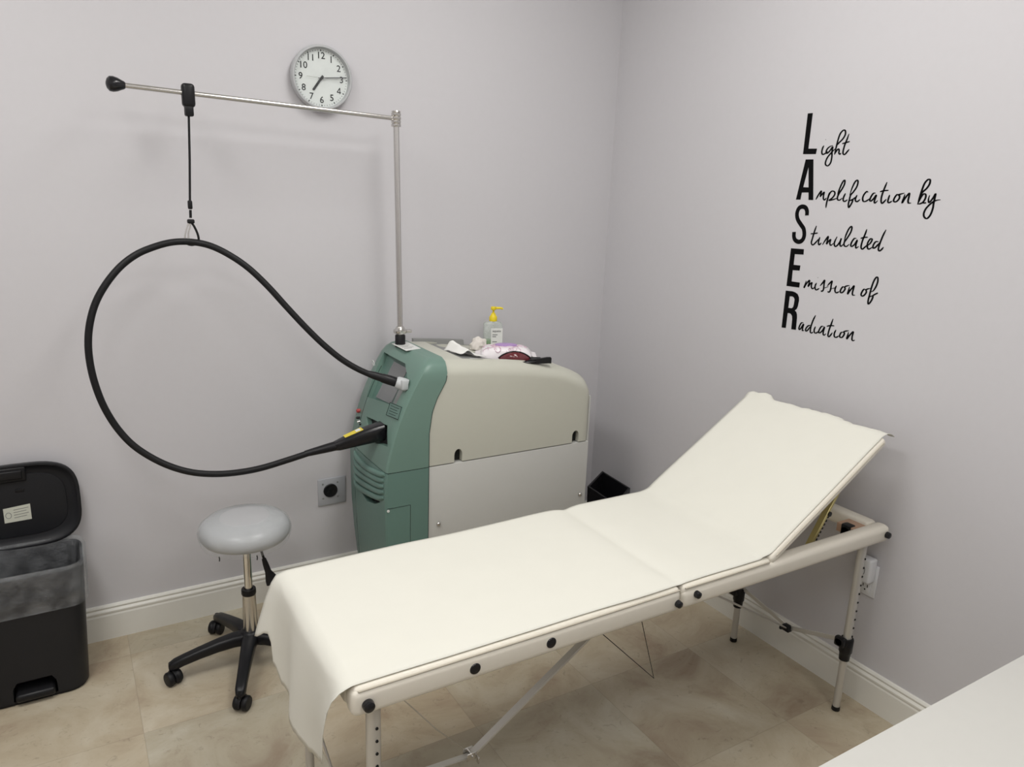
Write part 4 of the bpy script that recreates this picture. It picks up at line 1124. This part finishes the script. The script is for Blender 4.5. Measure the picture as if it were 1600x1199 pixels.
loft(bm, [[GM @ Vector((x, y + .5 * w_, z0)) for (z0, w_) in ((.000, -.010), (h, -.012), (h, .012), (.000, .010))] for x, y, h in ((.000, -.020, .010), (.03, -.016, .017), (.06, -.010, .020), (.088, -.004, .024), (.104, .000, .024), (.107, .000, .020))])
add_box(bm, GM @ Vector((.045, .002, .010)), (.045, .020, .024), .006, 3, Matrix.Rotation(gr, 4, 'Z'))
obj('temple', bm, BLACK, t)
# crumpled tissue, paper slip, cotton ball
def crumple(name, c, r, h, m, label, cat, seed, squash=1.0, spikes=.45):
    bm = BM(); bmesh.ops.create_icosphere(bm, subdivisions=4, radius=1)
    for v in bm.verts:
        d_ = v.co.normalized()
        k = 1 + spikes * noise.noise(d_ * 1.9 + Vector((seed, 0, 0))) + spikes * .4 * abs(noise.noise(d_ * 5 + Vector((0, seed, 0))))
        q = d_ * k
        v.co = Vector((q.x * r, q.y * r * squash, max(0, q.z + .45) * h / 1.6))
    bmesh.ops.translate(bm, vec=Vector(c), verts=bm.verts[:])
    return tag(obj(name, bm, m, None, angle=40), label, cat)
# folded tissue standing up like a tent
tx, ty = -.915, -.290
bm = BM(); rows = []
for j in range(13):
    row = []
    for i in range(13):
        u, v = i / 12, j / 12
        x = tx - .045 + .10 * u + .02 * v; y = ty + .055 - .11 * v - .02 * u
        z = top_z(x) + .002 + .040 * math.exp(-((u - .30) / .17) ** 2) * (1 - .55 * v) + .008 * noise.noise(Vector((u * 5, v * 5, 2))) * (1 - v) + .004 * v * (1 - u)
        row.append(bm.verts.new((x + .006 * noise.noise(Vector((u * 4, v * 4, 8))), y, max(z, top_z(x) + .001))))
    rows.append(row)
for a, b in zip(rows, rows[1:]):
    for i in range(12): bm.faces.new((a[i], a[i + 1], b[i + 1], b[i]))
o = tag(obj('tissue', bm, TISSUE, None, angle=30), 'crumpled white tissue at the left of the machine tray', 'tissue')
md = o.modifiers.new('thickness', 'SOLIDIFY'); md.thickness = .0012; md.offset = 1
bm = BM(); prism(bm, [(-.958, -.452, top_z(-.958) + .011), (-.905, -.458, top_z(-.905) + .011), (-.872, -.415, top_z(-.872) + .003), (-.930, -.405, top_z(-.93) + .003)], (0, 0, .0008))
tag(obj('paper_slip', bm, LABELW, None, smooth=False), 'small flat white paper slip on the near edge of the machine top', 'paper slip')
crumple('cotton_ball', (-.775, -.185, top_z(-.775) + .0005), .034, .050, FLUFF, 'pale fluffy cotton wad beside the wipes pack', 'cotton', 4.2, .8, .35)
# ------------------------------------------------------------------ pedal bin
BX = -2.425
pbin = empty('pedal_bin', (BX, -.17, 0), 'charcoal pedal bin with its lid standing open against the back wall', 'bin')
def bin_ring(z, grow=0.0, n=7):
    t = z / .44
    w = .300 + .044 * t + grow * 2; d_ = .236 + .014 * t + grow * 2
    return [(x + BX, y - .172, z) for x, y in rrect(w, d_, .058 + grow, n)]
bm = BM()
loft(bm, [bin_ring(z) for z in (.012, .03, .1, .2, .3, .4, .436)], cap=False)
loft(bm, [bin_ring(.436), bin_ring(.441, -.002), bin_ring(.436, -.006), bin_ring(.25, -.008), bin_ring(.03, -.008)], cap=False)
bm.faces.new([bm.verts.new(v) for v in bin_ring(.03, -.008)])
bm.faces.new([bm.verts.new(v) for v in bin_ring(.012)])
bmesh.ops.remove_doubles(bm, verts=bm.verts[:], dist=1e-5)
body = obj('body', bm, CHARCOAL, pbin)
bmc = BM()
prism(bmc, [(BX + x, -.36, z) for x, z in ((-.062, -.02), (.062, -.02), (.060, .060), (.048, .082), (-.048, .082), (-.060, .060))], (0, .14, 0)); cut(body, bmc)
bm = BM(); box(bm, BX - .055, BX + .055, -.306, -.225, .016, .044, .010, 3); obj('pedal', bm, BLACK, pbin)
bm = BM(); box(bm, BX - .060, BX + .060, -.222, -.219, .012, .081); obj('pedal_recess', bm, DARK, pbin)
bm = BM(); loft(bm, [[(x + BX, y - .172, z) for x, y in rrect(.285, .22, .05, 5)] for z in (0, .012)]); obj('base', bm, BLACK, pbin)
# lid standing upright, leaning on the wall: local (u across, v up), thickness along -y
LW, LH = .366, .296
def lid_out(scale=1.0, k=0.0):
    out = []
    for i in range(56):
        a = 2 * PI * i / 56
        ca, sa = math.cos(a), math.sin(a)
        ex = 2 / 3.4
        u = math.copysign(abs(ca) ** ex, ca) * (LW / 2 - k); v = math.copysign(abs(sa) ** ex, sa) * (LH / 2 - k)
        out.append((u * scale, v * scale))
    return out
LT = math.radians(4)
def lid_pt(u, v, w): return Vector((BX + u, -.020 - w - .004 - (LH / 2 - v) * math.sin(LT) * .6, .584 + v))
bm = BM()
def lr(k, w): return [lid_pt(u, v, w) for u, v in lid_out(1, k)]
loft(bm, [lr(.030, 0), lr(.008, .004), lr(.001, .012), lr(0, .022), lr(.003, .0245), lr(.010, .0235), lr(.014, .017), lr(.026, .014), lr(.030, .012)])
lid = obj('lid', bm, CHARCOAL, pbin, angle=50)
bm = BM(); loft(bm, [lr(.040, .011), lr(.042, .0145), lr(.046, .015)]); obj('lid_liner_panel', bm, CHARCOAL, lid)
bm = BM(); prism(bm, [lid_pt(u, v, .0152) for u, v in ((-.040, -.002), (.036, .004), (.036, -.050), (-.040, -.052))], (0, -.0008, 0)); ll = obj('lid_label', bm, LABELG, lid, smooth=False)
bm = BM()
for k in range(4):
    a = lid_pt(-.012, -.010 - k * .009, .0162); b = lid_pt(.030 - .006 * (k % 2), -.007 - k * .009, .0162)
    tube(bm, [a, b], .0009, 5)
tube(bm, [lid_pt(-.027 + .008 * math.cos(q), -.027 + .010 * math.sin(q), .0162) for q in [k * PI / 8 for k in range(16)]], .0009, 5, closed=True)
obj('label_print', bm, INK, ll, smooth=False)
bm = BM(); add_box(bm, lid_pt(-.015, .112, .020), (.10, .012, .050), .005, 3); add_box(bm, lid_pt(-.015, .112, .025), (.08, .010, .030), .004, 3); obj('lid_clip', bm, BLACK, lid)
bm = BM(); add_box(bm, lid_pt(.012, .055, .016), (.026, .004, .012), .002); obj('lid_stop', bm, BLACK, lid)
bm = BM(); box(bm, BX - .10, BX + .10, -.050, -.026, .425, .452, .006); obj('hinge', bm, BLACK, pbin)
# liner
bm = BM()
def lin_ring(z, grow, amp, seed, n=26):
    out = []
    for i, (x, y, zz) in enumerate(bin_ring(min(z, .44), grow, n)):
        dx, dy = x - BX, y + .172
        r = math.hypot(dx, dy) or 1
        k = amp * noise.noise(Vector((dx * 22, dy * 22, z * 16 + seed))) + amp * .55 * (.5 - abs(noise.noise(Vector((dx * 34, dy * 34, z * 26 + 3))))) + amp * .3 * (.5 - abs(noise.noise(Vector((dx * 70, dy * 70, z * 60)))))
        zo = z + amp * .9 * noise.noise(Vector((dx * 9, dy * 9, seed + 7)))
        out.append((x + dx / r * k, min(y + dy / r * k, -.034), zo))
    return out
ctl = [(.312, .005, .006, 1), (.314, .0095, .006, 1.03), (.320, .0085, .008, 1.1), (.34, .007, .010, 1.3), (.37, .008, .011, 1.6), (.40, .007, .010, 1.9), (.43, .006, .008, 2.3), (.446, .005, .007, 2.5),
       (.456, .001, .007, 2.8), (.452, -.010, .007, 3.1), (.43, -.016, .010, 3.5), (.40, -.019, .013, 3.9), (.37, -.022, .015, 4.3), (.33, -.027, .017, 4.7), (.28, -.034, .018, 5.2), (.22, -.044, .018, 5.8), (.12, -.06, .012, 6.6)]
secs = []
for (za, ga, aa, sa), (zb, gb, ab, sb) in zip(ctl, ctl[1:]):
    for t_ in (0, .5): secs.append(lin_ring(za + (zb - za) * t_, ga + (gb - ga) * t_, aa + (ab - aa) * t_, sa + (sb - sa) * t_))
secs.append(lin_ring(*ctl[-1]))
loft(bm, secs, cap=False)
bm.faces.new([bm.verts.new(v) for v in secs[-1]])
tag(obj('bin_liner', bm, LINER, None, angle=38), 'clear plastic liner bag folded over the rim of the pedal bin', 'bin liner')

# ------------------------------------------------------------------ stool
SX, SY = -1.773, -.397
stool = empty('rolling_stool', (SX, SY, 0), 'round silver rolling stool with black five-star base', 'stool')
bm = BM(); lathe(bm, [(0, .484), (.118, .484), (.137, .489), (.146, .502), (.148, .517), (.142, .536), (.124, .551), (.085, .560), (.042, .564), (0, .565)], (SX, SY, 0), 64)
for v in bm.verts:
    if v.co.z > .50: v.co.z += .002 * noise.noise(Vector((v.co.x * 18, v.co.y * 18, 1)))
seat = obj('seat', bm, LEATHER, stool)
bm = BM()
rings = []
for j, (r, z) in enumerate([(.080, .5635), (.126, .5535), (.1445, .538), (.1505, .517), (.1490, .502), (.144, .488), (.140, .479)]):
    ring = []
    for k in range(96):
        a = 2 * PI * k / 96
        e2 = (.0022 * noise.noise(Vector((math.cos(a) * 9, math.sin(a) * 9, j))) + .001) * (j > 0)
        zz = z + (-.006 * max(0, noise.noise(Vector((math.cos(a) * 14, math.sin(a) * 14, 4)))) - .003 if j >= 5 else 0)
        ring.append((SX + (r + e2) * math.cos(a), SY + (r + e2) * math.sin(a), zz))
    rings.append(ring)
loft(bm, rings, cap=False); obj('seat_cover', bm, CLEAR, stool, angle=70)['label'] = 'clear plastic seat cover with crinkled hem'
for a in (3.9, 4.75):
    bm = BM(); q = Vector((SX + .142 * math.cos(a), SY + .142 * math.sin(a), .481)); tube(bm, [q, q + Vector((.001, 0, -.008)), q + Vector((0, 0, -.016))], .0018, 6); obj('cover_tie', bm, BLACK, seat)
bm = BM(); lathe(bm, [(0, .470), (.055, .470), (.06, .485), (0, .485)], (SX, SY, 0), 28); obj('seat_plate', bm, BLACK, stool)
bm = BM(); lathe(bm, [(0, .20), (.0138, .20), (.0138, .475), (0, .475)], (SX, SY, 0), 28); obj('gas_column', bm, CHROME, stool)
bm = BM(); lathe(bm, [(.0145, .292), (.0235, .292), (.0245, .288), (.0245, .274), (.0225, .270), (.0225, .26)], (SX, SY, 0), 28); obj('column_collar', bm, BLACK, stool)
bm = BM(); lathe(bm, [(.0145, .276), (.0225, .276), (.0240, .15), (.0235, .118), (0, .118)], (SX, SY, 0), 32); obj('column_sleeve', bm, STEEL, stool)
ld_ = Vector((.9, -.43, 0)).normalized()
hub = Vector((SX, SY, 0))
bm = BM(); tube(bm, [hub + ld_ * .02 + Vector((0, 0, .478)), hub + ld_ * .040 + Vector((0, 0, .462)), hub + ld_ * .050 + Vector((0, 0, .43)), hub + ld_ * .060 + Vector((0, 0, .39))], .0045, 10); lev = obj('height_lever', bm, BLACK, stool)
bm = BM(); tube(bm, [hub + ld_ * .056 + Vector((0, 0, .405)), hub + ld_ * .061 + Vector((0, 0, .385)), hub + ld_ * .069 + Vector((0, 0, .355)), hub + ld_ * .079 + Vector((0, 0, .328)), hub + ld_ * .084 + Vector((0, 0, .312)), hub + ld_ * .085 + Vector((0, 0, .308))], [.007, .0095, .011, .021, .023, .012], 16, squash=.55); obj('lever_paddle', bm, BLACK, lev)
bm = BM(); lathe(bm, [(0, .082), (.034, .082), (.040, .090), (.040, .118), (.034, .130), (.024, .136), (0, .136)], (SX, SY, 0), 30); obj('base_hub', bm, BLACK, stool)
for k in range(5):
    a = math.radians(180 - 2 + 72 * k)
    dr = Vector((math.cos(a), math.sin(a), 0)); sd_ = Vector((-dr.y, dr.x, 0))
    secs = []
    for r, zt, h, w in ((.018, .128, .046, .052), (.06, .128, .044, .048), (.11, .120, .040, .043), (.17, .106, .036, .038), (.220, .093, .034, .035), (.250, .084, .034, .034), (.264, .076, .026, .028), (.270, .068, .012, .016)):
        c_ = hub + dr * r
        secs.append([c_ + sd_ * (w * x) + Vector((0, 0, zt - h * (.5 - y))) for x, y in [(a_ / 1.0, b_) for a_, b_ in rrect(1, 1, .28, 3)]])
    bm = BM(); loft(bm, secs); lg = obj('leg', bm, BLACK, stool)
    cc = hub + dr * .262
    az = a + math.radians([25, 70, -35, 110, 40][k])
    ax_ = Vector((math.cos(az), math.sin(az), 0)); tr = Vector((-ax_.y, ax_.x, 0))
    bm = BM()
    wc = cc + tr * .010 + Vector((0, 0, .0245))
    Mr = Matrix((tr, Vector((0, 0, 1)), ax_)).transposed().to_4x4()
    for s in (-1, 1):
        lathe(bm, [(0, s * .0055), (.022, s * .0055), (.0245, s * .009), (.0245, s * .019), (.021, s * .0235), (0, s * .025)], tuple(wc), 26, M=Mr)
    tube(bm, [wc - ax_ * .008, wc + ax_ * .008], .008, 12)
    cst = obj('caster', bm, BLACK_SOFT, lg)
    bm = BM()
    hoodp = []
    for q in range(9):
        t_ = math.radians(-10 + 200 * q / 8)
        p_ = wc + tr * (.0275 * math.cos(t_)) + Vector((0, 0, .0275 * math.sin(t_)))
        hoodp.append([p_ - ax_ * .0045, p_ + ax_ * .0045])
    secs2 = [[h[0], h[1], wc + (h[1] - wc) * .35, wc + (h[0] - wc) * .35] for h in hoodp]
    loft(bm, secs2)
    tube(bm, [cc + Vector((0, 0, .045)), cc + Vector((0, 0, .076))], .0075, 12)
    obj('caster_fork', bm, BLACK, lg)

# ------------------------------------------------------------------ black box in the corner
QZ = .350
QP = [(-.042, -.139), (-.060, -.374), (-.245, -.503), (-.227, -.268)]
qc = Vector((sum(a for a, b in QP) / 4, sum(b for a, b in QP) / 4, 0))
t = empty('waste_box', qc, 'black open-topped box in the corner between the machine and the treatment table', 'box')
def qring(k, z): return [(qc.x + (a - qc.x) * k, qc.y + (b - qc.y) * k, z) for a, b in QP]
bm = BM()
loft(bm, [qring(.9, 0), qring(1.0, QZ - .003), qring(.995, QZ), qring(.90, QZ), qring(.89, QZ - .004), qring(.80, .010)])
obj('body', bm, BLACK, t)
